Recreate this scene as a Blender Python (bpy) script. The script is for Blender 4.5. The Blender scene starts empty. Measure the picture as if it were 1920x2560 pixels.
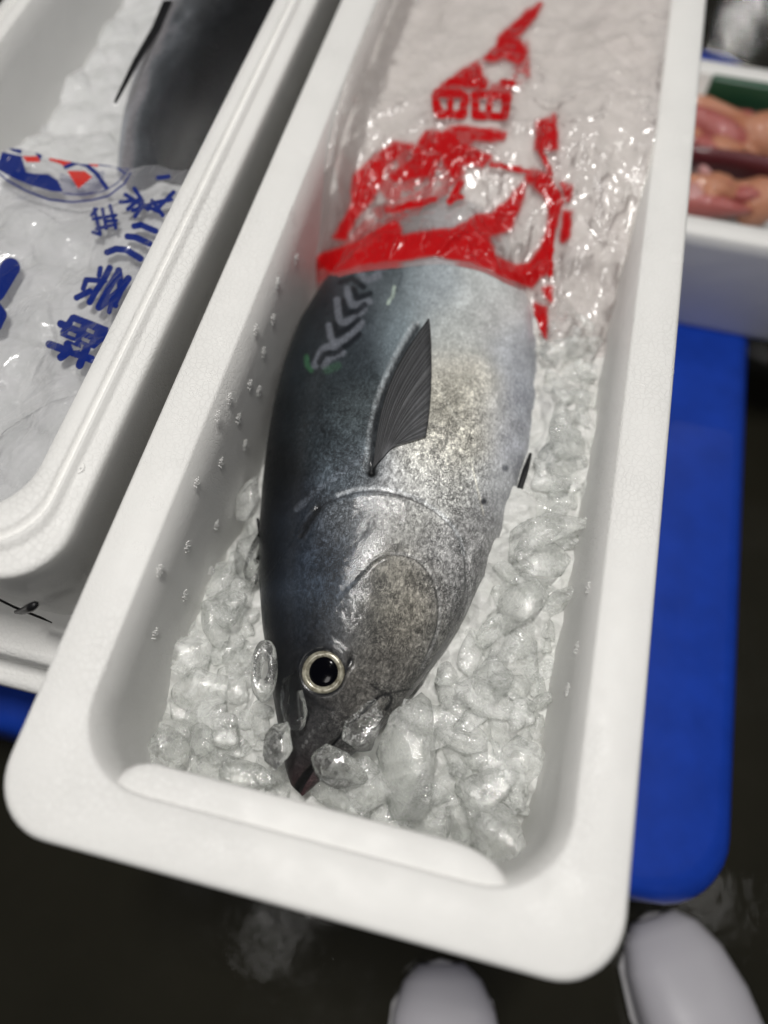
import bpy, bmesh, math, random
import numpy as np
from mathutils import Vector, Matrix, Quaternion

random.seed(7)
RNG = np.random.default_rng(7)
SC = bpy.context.scene
COL = SC.collection

# ------------------------------------------------------------------ camera
CR = np.array([[0.9722824, 0.2334804, 0.0124044],
               [0.2160828, -0.8770373, -0.4290849],
               [-0.0893038, 0.419872, -0.903179]])
CC = np.array([0.035914, 0.0285719, 0.4009253])
cd = bpy.data.cameras.new('camera'); cam = bpy.data.objects.new('camera', cd); COL.objects.link(cam)
cd.sensor_fit = 'VERTICAL'; cd.sensor_height = 36.0; cd.lens = 36.0 * 1850 / 2560
cd.clip_start = 0.01; cd.clip_end = 60
Mx = Matrix.Identity(4)
for i in range(3):
    Mx[i][0] = CR[0][i]; Mx[i][1] = -CR[1][i]; Mx[i][2] = -CR[2][i]; Mx[i][3] = CC[i]
cam.matrix_world = Mx
cd.dof.use_dof = True; cd.dof.focus_distance = 0.478; cd.dof.aperture_fstop = 1.9
SC.camera = cam

# ------------------------------------------------------------------ world, lamps, exposure
w = bpy.data.worlds.new('World'); SC.world = w; w.use_nodes = True
bg = w.node_tree.nodes['Background']; bg.inputs[0].default_value = (0.95, 0.97, 1.0, 1); bg.inputs[1].default_value = 0.085
SC.view_settings.view_transform = 'Standard'; SC.view_settings.look = 'None'
SC.view_settings.gamma = 1.0; SC.view_settings.exposure = -0.12

def lamp(name, loc, target, sx, sy, power, color=(1, 0.975, 0.94)):
    l = bpy.data.lights.new(name, 'AREA'); l.shape = 'RECTANGLE'; l.size = sx; l.size_y = sy
    l.energy = power; l.color = color
    o = bpy.data.objects.new(name, l); COL.objects.link(o); o.location = loc
    o.rotation_euler = (Vector(target) - Vector(loc)).to_track_quat('-Z', 'Y').to_euler()
    return o
for k in range(5):      # a row of bright market spots overhead, a little to the left
    lamp('ceiling_or_fill_lamp', (-0.20 + 0.05 * k, 0.06 + 0.10 * k, 2.1), (0, 0.25, -0.05), 0.10, 0.10, 7.5)
lamp('ceiling_or_fill_lamp', (1.0, 1.4, 2.5), (0, 0.3, -0.05), 0.25, 0.6, 6)  # added fill from the back right for walls facing that way
lamp('ceiling_or_fill_lamp', (-0.3, -1.3, 2.1), (-0.1, 0.2, -0.1), 0.3, 0.5, 10)  # added fill from behind the camera for faces turned to it

def mirrored(px, py, zf, h, size, power):     # a lamp up under the roof that the wet floor shows at this spot
    v = CR.T @ np.array([(px - 960) / 1850, (py - 1280) / 1850, 1.0]); P = CC + v * (zf - CC[2]) / v[2]
    r = v * np.array([1, 1, -1]); L = P + r * (h - zf) / r[2]
    lamp('ceiling_or_fill_lamp', tuple(L), tuple(P), size, size, power)
mirrored(1850, 60, -0.42, 2.6, 0.05, 3)
mirrored(1905, 1010, -0.42, 2.3, 0.06, 2.5)
mirrored(685, 2330, -0.42, 2.3, 0.04, 0.25)
mirrored(1760, 2250, -0.42, 2.3, 0.04, 0.25)

cy = SC.cycles
cy.use_denoising = True
cy.max_bounces = 14; cy.diffuse_bounces = 5; cy.glossy_bounces = 6; cy.transmission_bounces = 12
cy.transparent_max_bounces = 20; cy.sample_clamp_indirect = 6.0; cy.blur_glossy = 0.6

# ------------------------------------------------------------------ pixel <-> place helpers (D = 1659 x 2212 view of the photograph)
K = 1.15732; FD = 1850 / K; CXD = 960 / K; CYD = 1280 / K
def proj(P):
    q = (P - CC) @ CR.T
    return np.stack([FD * q[..., 0] / q[..., 2] + CXD, FD * q[..., 1] / q[..., 2] + CYD], -1)
def ray(x, y):
    return CR.T @ np.array([(x - CXD) / FD, (y - CYD) / FD, 1.0])
def at(x, y, z):
    v = ray(x, y); return CC + v * (z - CC[2]) / v[2]
def at_y(x, y, Y):
    v = ray(x, y); return CC + v * (Y - CC[1]) / v[1]
def at_wall(x, y, x0, draft):
    v = ray(x, y); t = (x0 - draft * CC[2] - CC[0]) / (v[0] + draft * v[2]); return CC + v * t
def hit(x, y, zf, z0=-0.05):
    z = z0
    for _ in range(25):
        p = at(x, y, z); z = 0.5 * z + 0.5 * float(zf(np.array([p[0]]), np.array([p[1]]))[0])
    return at(x, y, z)

def sstep(a, b, x):
    t = np.clip((x - a) / (b - a), 0, 1); return t * t * (3 - 2 * t)
def pdist(P, pts, widths=None):
    """distance of points P (n,2) to a polyline; optional width at each vertex is subtracted"""
    best = np.full(len(P), 1e9)
    for k in range(len(pts) - 1):
        a = np.array(pts[k], float); b = np.array(pts[k + 1], float); d = b - a
        t = np.clip(((P - a) @ d) / max(d @ d, 1e-9), 0, 1)
        r = np.linalg.norm(P - a - t[:, None] * d, axis=1)
        if widths is not None: r = r - (widths[k] * (1 - t) + widths[k + 1] * t)
        best = np.minimum(best, r)
    return best
def pside(P, pts):
    """signed distance-ish to polyline (left positive)"""
    best = np.full(len(P), 1e9); sg = np.ones(len(P))
    for k in range(len(pts) - 1):
        a = np.array(pts[k], float); b = np.array(pts[k + 1], float); d = b - a
        t = np.clip(((P - a) @ d) / max(d @ d, 1e-9), 0, 1)
        r = P - a - t[:, None] * d; n = np.linalg.norm(r, axis=1)
        s = np.sign(d[0] * r[:, 1] - d[1] * r[:, 0])
        m = n < best; best[m] = n[m]; sg[m] = s[m]
    return best * sg
def inpoly(P, poly):
    x, y = P[:, 0], P[:, 1]; c = np.zeros(len(P), bool); n = len(poly); j = n - 1
    for i in range(n):
        xi, yi = poly[i]; xj, yj = poly[j]
        m = ((yi > y) != (yj > y)) & (x < (xj - xi) * (y - yi) / (yj - yi + 1e-12) + xi)
        c ^= m; j = i
    return c
def sdpoly(P, poly):
    d = pdist(P, list(poly) + [poly[0]]); return np.where(inpoly(P, poly), -d, d)

def _h(ix, iy, s):
    n = (ix.astype(np.int64) * 374761393 + iy.astype(np.int64) * 668265263 + s * 982451653) & 0x7fffffff
    n = ((n ^ (n >> 13)) * 1274126177) & 0x7fffffff
    n = (n ^ (n >> 16)); return (n & 0xffff) / 65535.0
def vnoise(x, y, s=0):
    ix = np.floor(x); iy = np.floor(y); fx = x - ix; fy = y - iy
    fx = fx * fx * (3 - 2 * fx); fy = fy * fy * (3 - 2 * fy)
    a = _h(ix, iy, s); b = _h(ix + 1, iy, s); c = _h(ix, iy + 1, s); d = _h(ix + 1, iy + 1, s)
    return (a * (1 - fx) + b * fx) * (1 - fy) + (c * (1 - fx) + d * fx) * fy
def fbm(x, y, s=0, o=4):
    v = 0; a = 0.5
    for k in range(o):
        v = v + a * vnoise(x * 2 ** k, y * 2 ** k, s + k); a *= 0.5
    return v / (1 - 0.5 ** o)
def worley(x, y, s=0):
    ix = np.floor(x); iy = np.floor(y); f1 = np.full(x.shape, 9.0); f2 = np.full(x.shape, 9.0); idv = np.zeros(x.shape)
    for dx in (-1, 0, 1):
        for dy in (-1, 0, 1):
            cx = ix + dx; cy_ = iy + dy
            px = cx + _h(cx, cy_, s); py = cy_ + _h(cx, cy_, s + 5); hv = _h(cx, cy_, s + 9)
            d = np.hypot(px - x, py - y)
            m = d < f1; f2 = np.where(m, f1, np.minimum(f2, d)); idv = np.where(m, hv, idv); f1 = np.where(m, d, f1)
    return f1, f2, idv

def lin(c):
    c = np.asarray(c, float) / 255.0
    return np.where(c <= 0.04045, c / 12.92, ((c + 0.055) / 1.055) ** 2.4)

# ------------------------------------------------------------------ object helpers
def tag(o, label=None, cat=None, group=None, kind=None):
    if label: o['label'] = label
    if cat: o['category'] = cat
    if group: o['group'] = group
    if kind: o['kind'] = kind
    return o
def empty(name, loc=(0, 0, 0)):
    o = bpy.data.objects.new(name, None); COL.objects.link(o); o.location = loc; o.empty_display_size = 0.02
    return o
def link(name, me, parent=None, mat=None, smooth=True):
    if mat is not None and len(me.materials) == 0: me.materials.append(mat)
    if smooth and len(me.polygons): me.polygons.foreach_set('use_smooth', np.ones(len(me.polygons), bool))
    o = bpy.data.objects.new(name, me); COL.objects.link(o)
    if parent is not None:
        o.parent = parent; o.matrix_parent_inverse = Matrix.Translation(-Vector(parent.location))
    return o
def mesh(name, V, F, mat=None, parent=None, smooth=True):
    me = bpy.data.meshes.new(name); me.from_pydata([tuple(v) for v in V], [], [tuple(f) for f in F]); me.update()
    return link(name, me, parent, mat, smooth)
def grid_faces(n, m, wrap=False, keep=None):
    i, j = np.meshgrid(np.arange(n - 1), np.arange(m if wrap else m - 1), indexing='ij')
    j2 = (j + 1) % m
    F = np.stack([i * m + j, i * m + j2, (i + 1) * m + j2, (i + 1) * m + j], -1).reshape(-1, 4)
    return F
def npmesh(name, V, F, mat=None, parent=None, smooth=True, attrs=None, flip=False):
    V = np.asarray(V, np.float32).reshape(-1, 3); F = np.asarray(F, np.int32)
    if flip: F = F[:, ::-1]
    me = bpy.data.meshes.new(name)
    me.vertices.add(len(V)); me.vertices.foreach_set('co', V.ravel())
    k = F.shape[1]
    me.loops.add(F.size); me.loops.foreach_set('vertex_index', F.ravel())
    me.polygons.add(len(F)); me.polygons.foreach_set('loop_start', np.arange(0, F.size, k, dtype=np.int32))
    me.update(calc_edges=True); me.validate()
    for an, av in (attrs or {}).items():
        a = me.attributes.new(an, 'FLOAT_COLOR', 'POINT')
        c = np.ones((len(V), 4), np.float32); c[:, :av.shape[1]] = av
        a.data.foreach_set('color', c.ravel())
    return link(name, me, parent, mat, smooth)
def bmobj(name, bm, mat=None, parent=None, smooth=True):
    me = bpy.data.meshes.new(name); bm.normal_update(); bm.to_mesh(me); bm.free()
    return link(name, me, parent, mat, smooth)
def add_box(bm, c, s, bev=0.0, rot=None, seg=2):
    r = bmesh.ops.create_cube(bm, size=1.0)
    M = Matrix.Translation(Vector(c)) @ (rot.to_4x4() if rot else Matrix.Identity(4)) @ Matrix.Diagonal((*s, 1))
    bmesh.ops.transform(bm, matrix=M, verts=r['verts'])
    if bev:
        es = list({e for v in r['verts'] for e in v.link_edges})
        bmesh.ops.bevel(bm, geom=es, offset=bev, segments=seg, affect='EDGES', profile=0.5)
def rrect(cx, cy, hx, hy, r, n=10, side=12):
    """rounded rectangle loop, always the same number of points"""
    pts = []
    r = min(r, hx, hy)
    cs = [(cx + hx - r, cy + hy - r, 0), (cx - hx + r, cy + hy - r, 90), (cx - hx + r, cy - hy + r, 180), (cx + hx - r, cy - hy + r, 270)]
    for k in range(4):
        x, y, a = cs[k]
        for i in range(n + 1):
            t = math.radians(a + 90 * i / n); pts.append((x + r * math.cos(t), y + r * math.sin(t)))
        x2, y2, a2 = cs[(k + 1) % 4]
        p = pts[-1]; t = math.radians(a2); q = (x2 + r * math.cos(t), y2 + r * math.sin(t))
        for i in range(1, side):
            pts.append((p[0] + (q[0] - p[0]) * i / side, p[1] + (q[1] - p[1]) * i / side))
    return pts
def loft(name, loops, mat, parent=None, cap0=True, cap1=True, smooth=True):
    n = len(loops[0]); V = [v for l in loops for v in l]
    F = []
    for k in range(len(loops) - 1):
        for i in range(n):
            j = (i + 1) % n; F.append((k * n + i, k * n + j, (k + 1) * n + j, (k + 1) * n + i))
    if cap0: F.append(tuple(range(n - 1, -1, -1)))
    if cap1: F.append(tuple((len(loops) - 1) * n + i for i in range(n)))
    return mesh(name, V, F, mat, parent, smooth)
def tube(bm, pts, r, n=8):
    """tube along points, r number or list; capped"""
    rs = r if isinstance(r, (list, tuple)) else [r] * len(pts)
    rings = []; pts = [Vector(p) for p in pts]; up = Vector((0, 0, 1))
    for i, p in enumerate(pts):
        d = (pts[min(i + 1, len(pts) - 1)] - pts[max(i - 1, 0)]).normalized()
        a = d.cross(up); a = a.normalized() if a.length > 1e-4 else Vector((1, 0, 0)); b = a.cross(d)
        rings.append([bm.verts.new(p + (a * math.cos(2 * math.pi * k / n) + b * math.sin(2 * math.pi * k / n)) * rs[i]) for k in range(n)])
    for i in range(len(rings) - 1):
        for k in range(n):
            bm.faces.new((rings[i][k], rings[i][(k + 1) % n], rings[i + 1][(k + 1) % n], rings[i + 1][k]))
    bm.faces.new(rings[0][::-1]); bm.faces.new(rings[-1])

# ------------------------------------------------------------------ materials
class NT:
    def __init__(s, name):
        s.m = bpy.data.materials.new(name); s.m.use_nodes = True; s.t = s.m.node_tree; s.t.nodes.clear()
        s.out = s.n('ShaderNodeOutputMaterial')
    def n(s, typ, **kw):
        x = s.t.nodes.new(typ)
        for k, v in kw.items(): setattr(x, k, v)
        return x
    def set(s, node, **kw):
        for k, v in kw.items():
            key = k.replace('_', ' ')
            inp = node.inputs[key]
            if isinstance(v, bpy.types.NodeSocket): s.t.links.new(v, inp)
            else: inp.default_value = v
        return node
    def l(s, a, b): s.t.links.new(a, b)
    def coord(s, scale=(1, 1, 1), kind='Object'):
        c = s.n('ShaderNodeTexCoord'); mp = s.n('ShaderNodeMapping'); s.l(c.outputs[kind], mp.inputs[0]); mp.inputs['Scale'].default_value = scale
        return mp.outputs[0]
    def noise(s, scale, detail=3, rough=0.55, vec=None, dist=0.0):
        x = s.n('ShaderNodeTexNoise'); s.set(x, Scale=scale, Detail=detail, Roughness=rough, Distortion=dist)
        if vec is not None: s.l(vec, x.inputs['Vector'])
        return x.outputs['Fac']
    def voro(s, scale, feature='DISTANCE_TO_EDGE', vec=None, rnd=1.0):
        x = s.n('ShaderNodeTexVoronoi', feature=feature); s.set(x, Scale=scale, Randomness=rnd)
        if vec is not None: s.l(vec, x.inputs['Vector'])
        return x.outputs['Distance']
    def ramp(s, fac, stops):
        r = s.n('ShaderNodeValToRGB'); e = r.color_ramp.elements
        while len(e) < len(stops): e.new(0.5)
        for k, (p, c) in enumerate(stops):
            e[k].position = p; e[k].color = (c, c, c, 1) if not isinstance(c, (tuple, list)) else (*c, 1)
        s.l(fac, r.inputs[0]); return r.outputs[0]
    def math(s, op, a, b=None, c=None):
        x = s.n('ShaderNodeMath', operation=op)
        for k, v in enumerate((a, b, c)):
            if v is None: continue
            if isinstance(v, bpy.types.NodeSocket): s.l(v, x.inputs[k])
            else: x.inputs[k].default_value = v
        return x.outputs[0]
    def mixc(s, fac, a, b, mode='MIX'):
        x = s.n('ShaderNodeMix', data_type='RGBA', blend_type=mode)
        for idx, v in ((0, fac), (6, a), (7, b)):
            if isinstance(v, bpy.types.NodeSocket): s.l(v, x.inputs[idx])
            else: x.inputs[idx].default_value = v if idx == 0 or len(v) == 4 else (*v, 1)
        return x.outputs[2]
    def bump(s, h, strength, dist, normal=None):
        b = s.n('ShaderNodeBump'); s.set(b, Strength=strength, Distance=dist, Height=h)
        if normal is not None: s.l(normal, b.inputs['Normal'])
        return b.outputs[0]
    def attr(s, name):
        a = s.n('ShaderNodeAttribute', attribute_name=name); return a.outputs['Color']
    def pbsdf(s, **kw):
        p = s.n('ShaderNodeBsdfPrincipled'); s.set(p, **kw); return p
    def mixs(s, fac, a, b):
        x = s.n('ShaderNodeMixShader')
        if isinstance(fac, bpy.types.NodeSocket): s.l(fac, x.inputs[0])
        else: x.inputs[0].default_value = fac
        s.l(a, x.inputs[1]); s.l(b, x.inputs[2]); return x.outputs[0]
    def done(s, sh): s.l(sh, s.out.inputs['Surface']); return s.m

def mat_eps(name, base=(0.80, 0.795, 0.775), cell=260, amt=1.2, spec=0.35):
    t = NT(name); v = t.coord()
    patch = t.ramp(t.noise(9, 3, 0.6, v), [(0.38, 0.0), (0.66, 1.0)])
    cellh = t.ramp(t.voro(cell, vec=v), [(0.0, 0.0), (0.10, 1.0)])
    cellh2 = t.math('MULTIPLY', cellh, patch)
    fine = t.noise(900, 3, 0.6, v)
    b1 = t.bump(cellh2, 0.35 * amt, 0.0006)
    b2 = t.bump(fine, 0.30 * amt, 0.0006, b1)
    b3 = t.bump(t.noise(45, 3, 0.5, v), 0.35 * amt, 0.0012, b2)
    col = t.mixc(t.ramp(t.noise(14, 4, 0.6, v), [(0.35, 0.0), (0.75, 1.0)]), base, tuple(c * 0.955 for c in base))
    line = t.math('MULTIPLY', t.math('SUBTRACT', 1.0, cellh), t.math('MULTIPLY', patch, 0.10))
    col = t.mixc(line, col, (0.45, 0.44, 0.42))
    p = t.pbsdf(Base_Color=col, Roughness=t.ramp(t.noise(60, 2, 0.5, v), [(0.3, 0.32), (0.7, 0.6)]), Specular_IOR_Level=spec, Normal=b3)
    return t.done(p.outputs[0])
M_EPS = mat_eps('white_foam')
M_EPS2 = mat_eps('white_foam_beaded', cell=230, amt=1.35)

def mat_plain(name, col, rough=0.5, spec=0.5, bump=0.0, bscale=80, metallic=0.0, var=0.12, coat=0.0):
    t = NT(name); v = t.coord()
    c = t.mixc(t.noise(bscale * 0.4, 4, 0.6, v), tuple(x * (1 + var) for x in col), tuple(x * (1 - var) for x in col))
    kw = dict(Base_Color=c, Roughness=rough, Specular_IOR_Level=spec, Metallic=metallic, Coat_Weight=coat)
    if bump: kw['Normal'] = t.bump(t.noise(bscale, 4, 0.6, v), bump, 0.002)
    return t.done(t.pbsdf(**kw).outputs[0])

def mat_ice_bed():
    t = NT('crushed_ice'); v = t.coord()
    h = t.noise(170, 5, 0.62, v, 0.8)
    soft = t.n('ShaderNodeSeparateColor'); t.l(t.attr('Soft'), soft.inputs[0]); keep = t.math('SUBTRACT', 1.0, soft.outputs[0])
    n1 = t.bump(h, t.math('MULTIPLY', keep, 0.5), 0.003)
    n2 = t.bump(t.voro(110, 'F1', v), t.math('MULTIPLY', keep, 0.5), 0.004, n1)
    tint = t.attr('Tint')
    c = t.mixc(t.ramp(t.noise(60, 4, 0.6, v), [(0.3, 0.0), (0.7, 1.0)]), (0.68, 0.69, 0.66), (0.80, 0.80, 0.78))
    c = t.mixc(1.0, c, tint, 'MULTIPLY')
    p = t.pbsdf(Base_Color=c, Roughness=0.14, IOR=1.31, Specular_IOR_Level=0.6, Transmission_Weight=0.12, Normal=n2)
    return t.done(p.outputs[0])
M_BED = mat_ice_bed()

def mat_ice(name, milky, clear=0.5, rough=0.01, bump=0.5, ior=1.31):
    t = NT(name); geo = t.n('ShaderNodeNewGeometry'); v = geo.outputs['Position']      # every piece gets its own flaws
    n1 = t.bump(t.noise(105, 4, 0.55, v, 0.6), bump, 0.004)
    n2 = t.bump(t.noise(48, 3, 0.5, v), bump * .8, 0.008, n1)
    n3 = t.bump(t.noise(520, 4, 0.6, v), bump * .9, 0.0012, n2)
    frost = t.ramp(t.noise(65, 3, 0.6, v), [(0.44, rough), (0.64, rough + 0.18 * (milky > 0.05))])
    g = t.n('ShaderNodeBsdfGlass'); t.set(g, Color=(0.99, 0.995, 0.99, 1), Roughness=frost, IOR=ior, Normal=n2)
    tr = t.n('ShaderNodeBsdfTransparent'); t.set(tr, Color=(0.99, 0.995, 0.99, 1))
    gt = t.mixs(clear, g.outputs[0], tr.outputs[0])
    if milky < 0.05: return t.done(gt)
    outer = t.math('SUBTRACT', 1.0, geo.outputs['Backfacing'])
    d = t.pbsdf(Base_Color=(0.86, 0.87, 0.85, 1), Roughness=0.12, IOR=1.31, Normal=n3)
    c1 = t.ramp(t.noise(75, 7, 0.75, v, 1.0), [(0.42, milky * 0.30), (0.62, min(1.0, milky * 2.0))])
    vein = t.ramp(t.math('ABSOLUTE', t.math('SUBTRACT', t.noise(90, 4, 0.6, v, 2.0), 0.5)), [(0.0, 0.55), (0.03, 0.0)])
    cloud = t.math('MULTIPLY', t.math('MAXIMUM', c1, vein), outer)            # frost and cracks on the outside only
    gl = t.n('ShaderNodeBsdfGlossy'); t.set(gl, Color=(1, 1, 1, 1), Roughness=0.05, Normal=n3)
    return t.done(t.mixs(t.math('MULTIPLY', outer, 0.065), t.mixs(cloud, gt, d.outputs[0]), gl.outputs[0]))
M_ICE = [mat_ice('milky_ice', 0.27, 0.55, 0.01, 0.42), mat_ice('cloudy_ice', 0.16, 0.5, 0.01, 0.40), mat_ice('clear_ice', 0.012, 0.15, 0.0, 0.12), mat_ice('glassy_ice', 0.055, 0.25, 0.0, 0.22)]

def mat_skin(name, rough=0.40, crackle=1.0, coat=0.30, crough=0.05, cb=0.10):
    t = NT(name); v = t.coord(); col = t.attr('Paint'); reg = t.n('ShaderNodeSeparateColor'); t.l(t.attr('Region'), reg.inputs[0])
    va = t.coord((1.0, 0.42, 1.0))
    f1 = t.noise(560, 5, 0.70, va, 0.5); f2 = t.noise(190, 6, 0.72, v, 1.5); f3 = t.noise(60, 4, 0.6, v, 0.8)
    def threads(scale, dist, w, m0, m1, msc, vec):
        wp = t.noise(scale, 4, 0.65, vec, dist)
        l = t.ramp(t.math('ABSOLUTE', t.math('SUBTRACT', wp, 0.5)), [(w * 0.3, 1.0), (w, 0.0)])
        return t.math('MULTIPLY', l, t.ramp(t.noise(msc, 4, 0.6, v), [(m0, 0.0), (m1, 1.0)]))
    th = t.math('MAXIMUM', threads(180, 2.4, 0.075, 0.36, 0.60, 46, v), threads(105, 3.4, 0.045, 0.38, 0.58, 40, t.coord((1.3, 0.7, 1.0))))
    thread = t.math('MULTIPLY', th, t.math('MULTIPLY', reg.outputs[0], 0.72 * crackle))
    grain = t.ramp(f1, [(0.36, 0.45), (0.52, 1.0), (0.68, 1.55)])
    blot = t.ramp(f2, [(0.36, 0.38), (0.52, 1.0), (0.68, 1.55)])
    blot2 = t.ramp(f3, [(0.34, 0.72), (0.54, 1.0), (0.72, 1.22)])
    g = t.math('MULTIPLY', t.math('MULTIPLY', grain, blot), blot2)
    g = t.math('ADD', t.math('MULTIPLY', t.math('SUBTRACT', g, 1.0), t.math('MULTIPLY_ADD', reg.outputs[0], 0.55, 0.30)), 1.0)
    comb = t.n('ShaderNodeCombineColor')
    for k in range(3): t.l(g, comb.inputs[k])
    c = t.mixc(1.0, col, comb.outputs[0], 'MULTIPLY')
    c = t.mixc(thread, c, (0.016, 0.017, 0.019))
    b = t.bump(f1, 0.20, 0.0006); b = t.bump(f2, 0.18, 0.0010, b)
    p = t.pbsdf(Base_Color=c, Roughness=t.ramp(f2, [(0.3, rough * 0.7), (0.7, rough * 1.35)]), Metallic=0.0, Specular_IOR_Level=0.12, Coat_Weight=coat, Coat_Roughness=crough, Normal=b)
    t.set(p, Coat_Normal=t.bump(f2, cb, 0.0016))
    return t.done(p.outputs[0])
M_SKIN = mat_skin('tuna_skin'); M_SKIN2 = mat_skin('wet_dark_skin', 0.5, 0.4, 0.55, 0.04, 0.6)

def mat_film(name, ink, ink2, haze=(0.78, 0.76, 0.75), hz=0.10):
    t = NT(name); v = t.coord(); sep = t.n('ShaderNodeSeparateColor'); t.l(t.attr('Ink'), sep.inputs[0])
    nb = t.bump(t.noise(80, 3, 0.55, v, 1.0), 0.14, 0.003)
    tr = t.n('ShaderNodeBsdfTransparent'); t.set(tr, Color=(0.97, 0.97, 0.97, 1))
    gl = t.n('ShaderNodeBsdfGlossy'); t.set(gl, Color=(1, 1, 1, 1), Roughness=0.15, Normal=nb)
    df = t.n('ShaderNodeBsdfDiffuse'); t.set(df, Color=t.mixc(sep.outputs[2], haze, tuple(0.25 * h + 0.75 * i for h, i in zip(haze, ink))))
    fr = t.n('ShaderNodeFresnel'); t.set(fr, IOR=1.5, Normal=nb)
    base = t.mixs(hz, tr.outputs[0], df.outputs[0])
    base = t.mixs(t.math('MULTIPLY', fr.outputs[0], 1.2), base, gl.outputs[0])
    p1 = t.pbsdf(Base_Color=(*ink, 1), Roughness=0.18, Specular_IOR_Level=0.3, Normal=nb)
    p2 = t.pbsdf(Base_Color=(*ink2, 1), Roughness=0.2, Specular_IOR_Level=0.5, Normal=nb)
    s = t.mixs(sep.outputs[0], base, p1.outputs[0]); s = t.mixs(sep.outputs[1], s, p2.outputs[0])
    return t.done(s)
M_RED = mat_film('red_print_film', (0.44, 0.003, 0.005), (0.3, 0.005, 0.01), (0.82, 0.72, 0.70), 0.24)  # haze tinted pink, painting in the red bounce on the walls
M_BLUE = mat_film('blue_print_film', (0.003, 0.016, 0.15), (0.55, 0.025, 0.015), (0.60, 0.60, 0.65), 0.16)

def mat_floor():
    t = NT('wet_floor'); v = t.coord()
    b = t.bump(t.noise(26, 4, 0.5, v), 0.06, 0.01); b = t.bump(t.noise(200, 3, 0.6, v), 0.05, 0.003, b)
    c = t.mixc(t.noise(6, 5, 0.6, v), (0.010, 0.0095, 0.006), (0.022, 0.020, 0.014))
    return t.done(t.pbsdf(Base_Color=c, Roughness=t.ramp(t.noise(5, 4, 0.6, v), [(0.4, 0.035), (0.7, 0.2)]), Specular_IOR_Level=0.3, Normal=b).outputs[0])
M_FLOOR = mat_floor()
M_PALLET = mat_plain('blue_plastic', (0.007, 0.040, 0.32), 0.34, 0.25, 0.15, 60, var=0.35)
M_BOOT = mat_plain('white_rubber', (0.42, 0.41, 0.44), 0.35, 0.5, 0.05, 40, var=0.05)
M_FLESH = mat_plain('pink_flesh', (0.40, 0.11, 0.10), 0.3, 0.5, 0.3, 120, var=0.35, coat=0.3)
M_FLESH2 = mat_plain('orange_flesh', (0.50, 0.22, 0.13), 0.3, 0.5, 0.3, 120, var=0.35, coat=0.3)
M_FLESH3 = mat_plain('dark_red_flesh', (0.10, 0.012, 0.018), 0.3, 0.5, 0.3, 120, var=0.35, coat=0.3)
M_PINK = mat_plain('pale_pink_flesh', (0.50, 0.26, 0.25), 0.25, 0.5, 0.3, 120, var=0.3, coat=0.4)
M_GREEN = mat_plain('green_plastic', (0.012, 0.07, 0.035), 0.35, 0.5)
M_BLACK = mat_plain('black_plastic', (0.008, 0.008, 0.009), 0.35, 0.5)
M_FIN = None

# ------------------------------------------------------------------ the setting: floor and pallet
me = bpy.data.meshes.new('floor')
fl = mesh('floor', [(-4, -3, -0.42), (4, -3, -0.42), (4, 8, -0.42), (-4, 8, -0.42)], [(0, 1, 2, 3)], M_FLOOR, smooth=False)
tag(fl, kind='structure')

PAL = empty('pallet', (0.0, 0.5, -0.42))
tag(PAL, 'blue plastic pallet on the wet floor under the white foam boxes', 'pallet')
lp = []
for ins, z in ((0.004, -0.415), (0.0, -0.400), (0.0, -0.275), (0.003, -0.262), (0.010, -0.2545), (0.018, -0.2525)):
    lp.append([(x, y, z) for x, y in rrect(-0.17, 0.60, 0.490 - ins, 0.547 - ins, 0.060, 8, 10)])
loft('deck', lp, M_PALLET, PAL)

# ------------------------------------------------------------------ foam boxes
def foam_box(name, label, cx, cy_, hx, hy, ztop, zbot, prof, zin, rin, rout, mat, draft=0.05, taper=0.012, group=None):
    """prof: rim profile from the outside in: (inset, dz, radius)"""
    r = empty(name, (cx, cy_, zbot)); tag(r, label, 'foam box', group)
    L = []
    for ins, z in ((taper + 0.006, zbot), (taper, zbot + 0.006), (taper * .5, (ztop + zbot) * .5), (0.0, ztop + prof[0][1] - 0.004)):
        L.append([(x, y, z) for x, y in rrect(cx, cy_, hx - ins, hy - ins, rout - ins * .5)])
    for ins, dz, rad in prof:
        L.append([(x, y, ztop + dz) for x, y in rrect(cx, cy_, hx - ins, hy - ins, rad)])
    i0 = prof[-1][0]
    for f in (0.15, 0.5, 0.9, 1.0):
        z = ztop - 0.004 + (zin - ztop + 0.004) * f; ins = i0 + 0.0015 + draft * (ztop - z)
        L.append([(x, y, z) for x, y in rrect(cx, cy_, hx - ins, hy - ins, rin)])
    L.append([(x, y, zin - 0.004) for x, y in rrect(cx, cy_, hx - ins - 0.006, hy - ins - 0.006, rin - 0.006)])
    b = loft('shell', L, mat, r)
    return r, b

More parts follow.
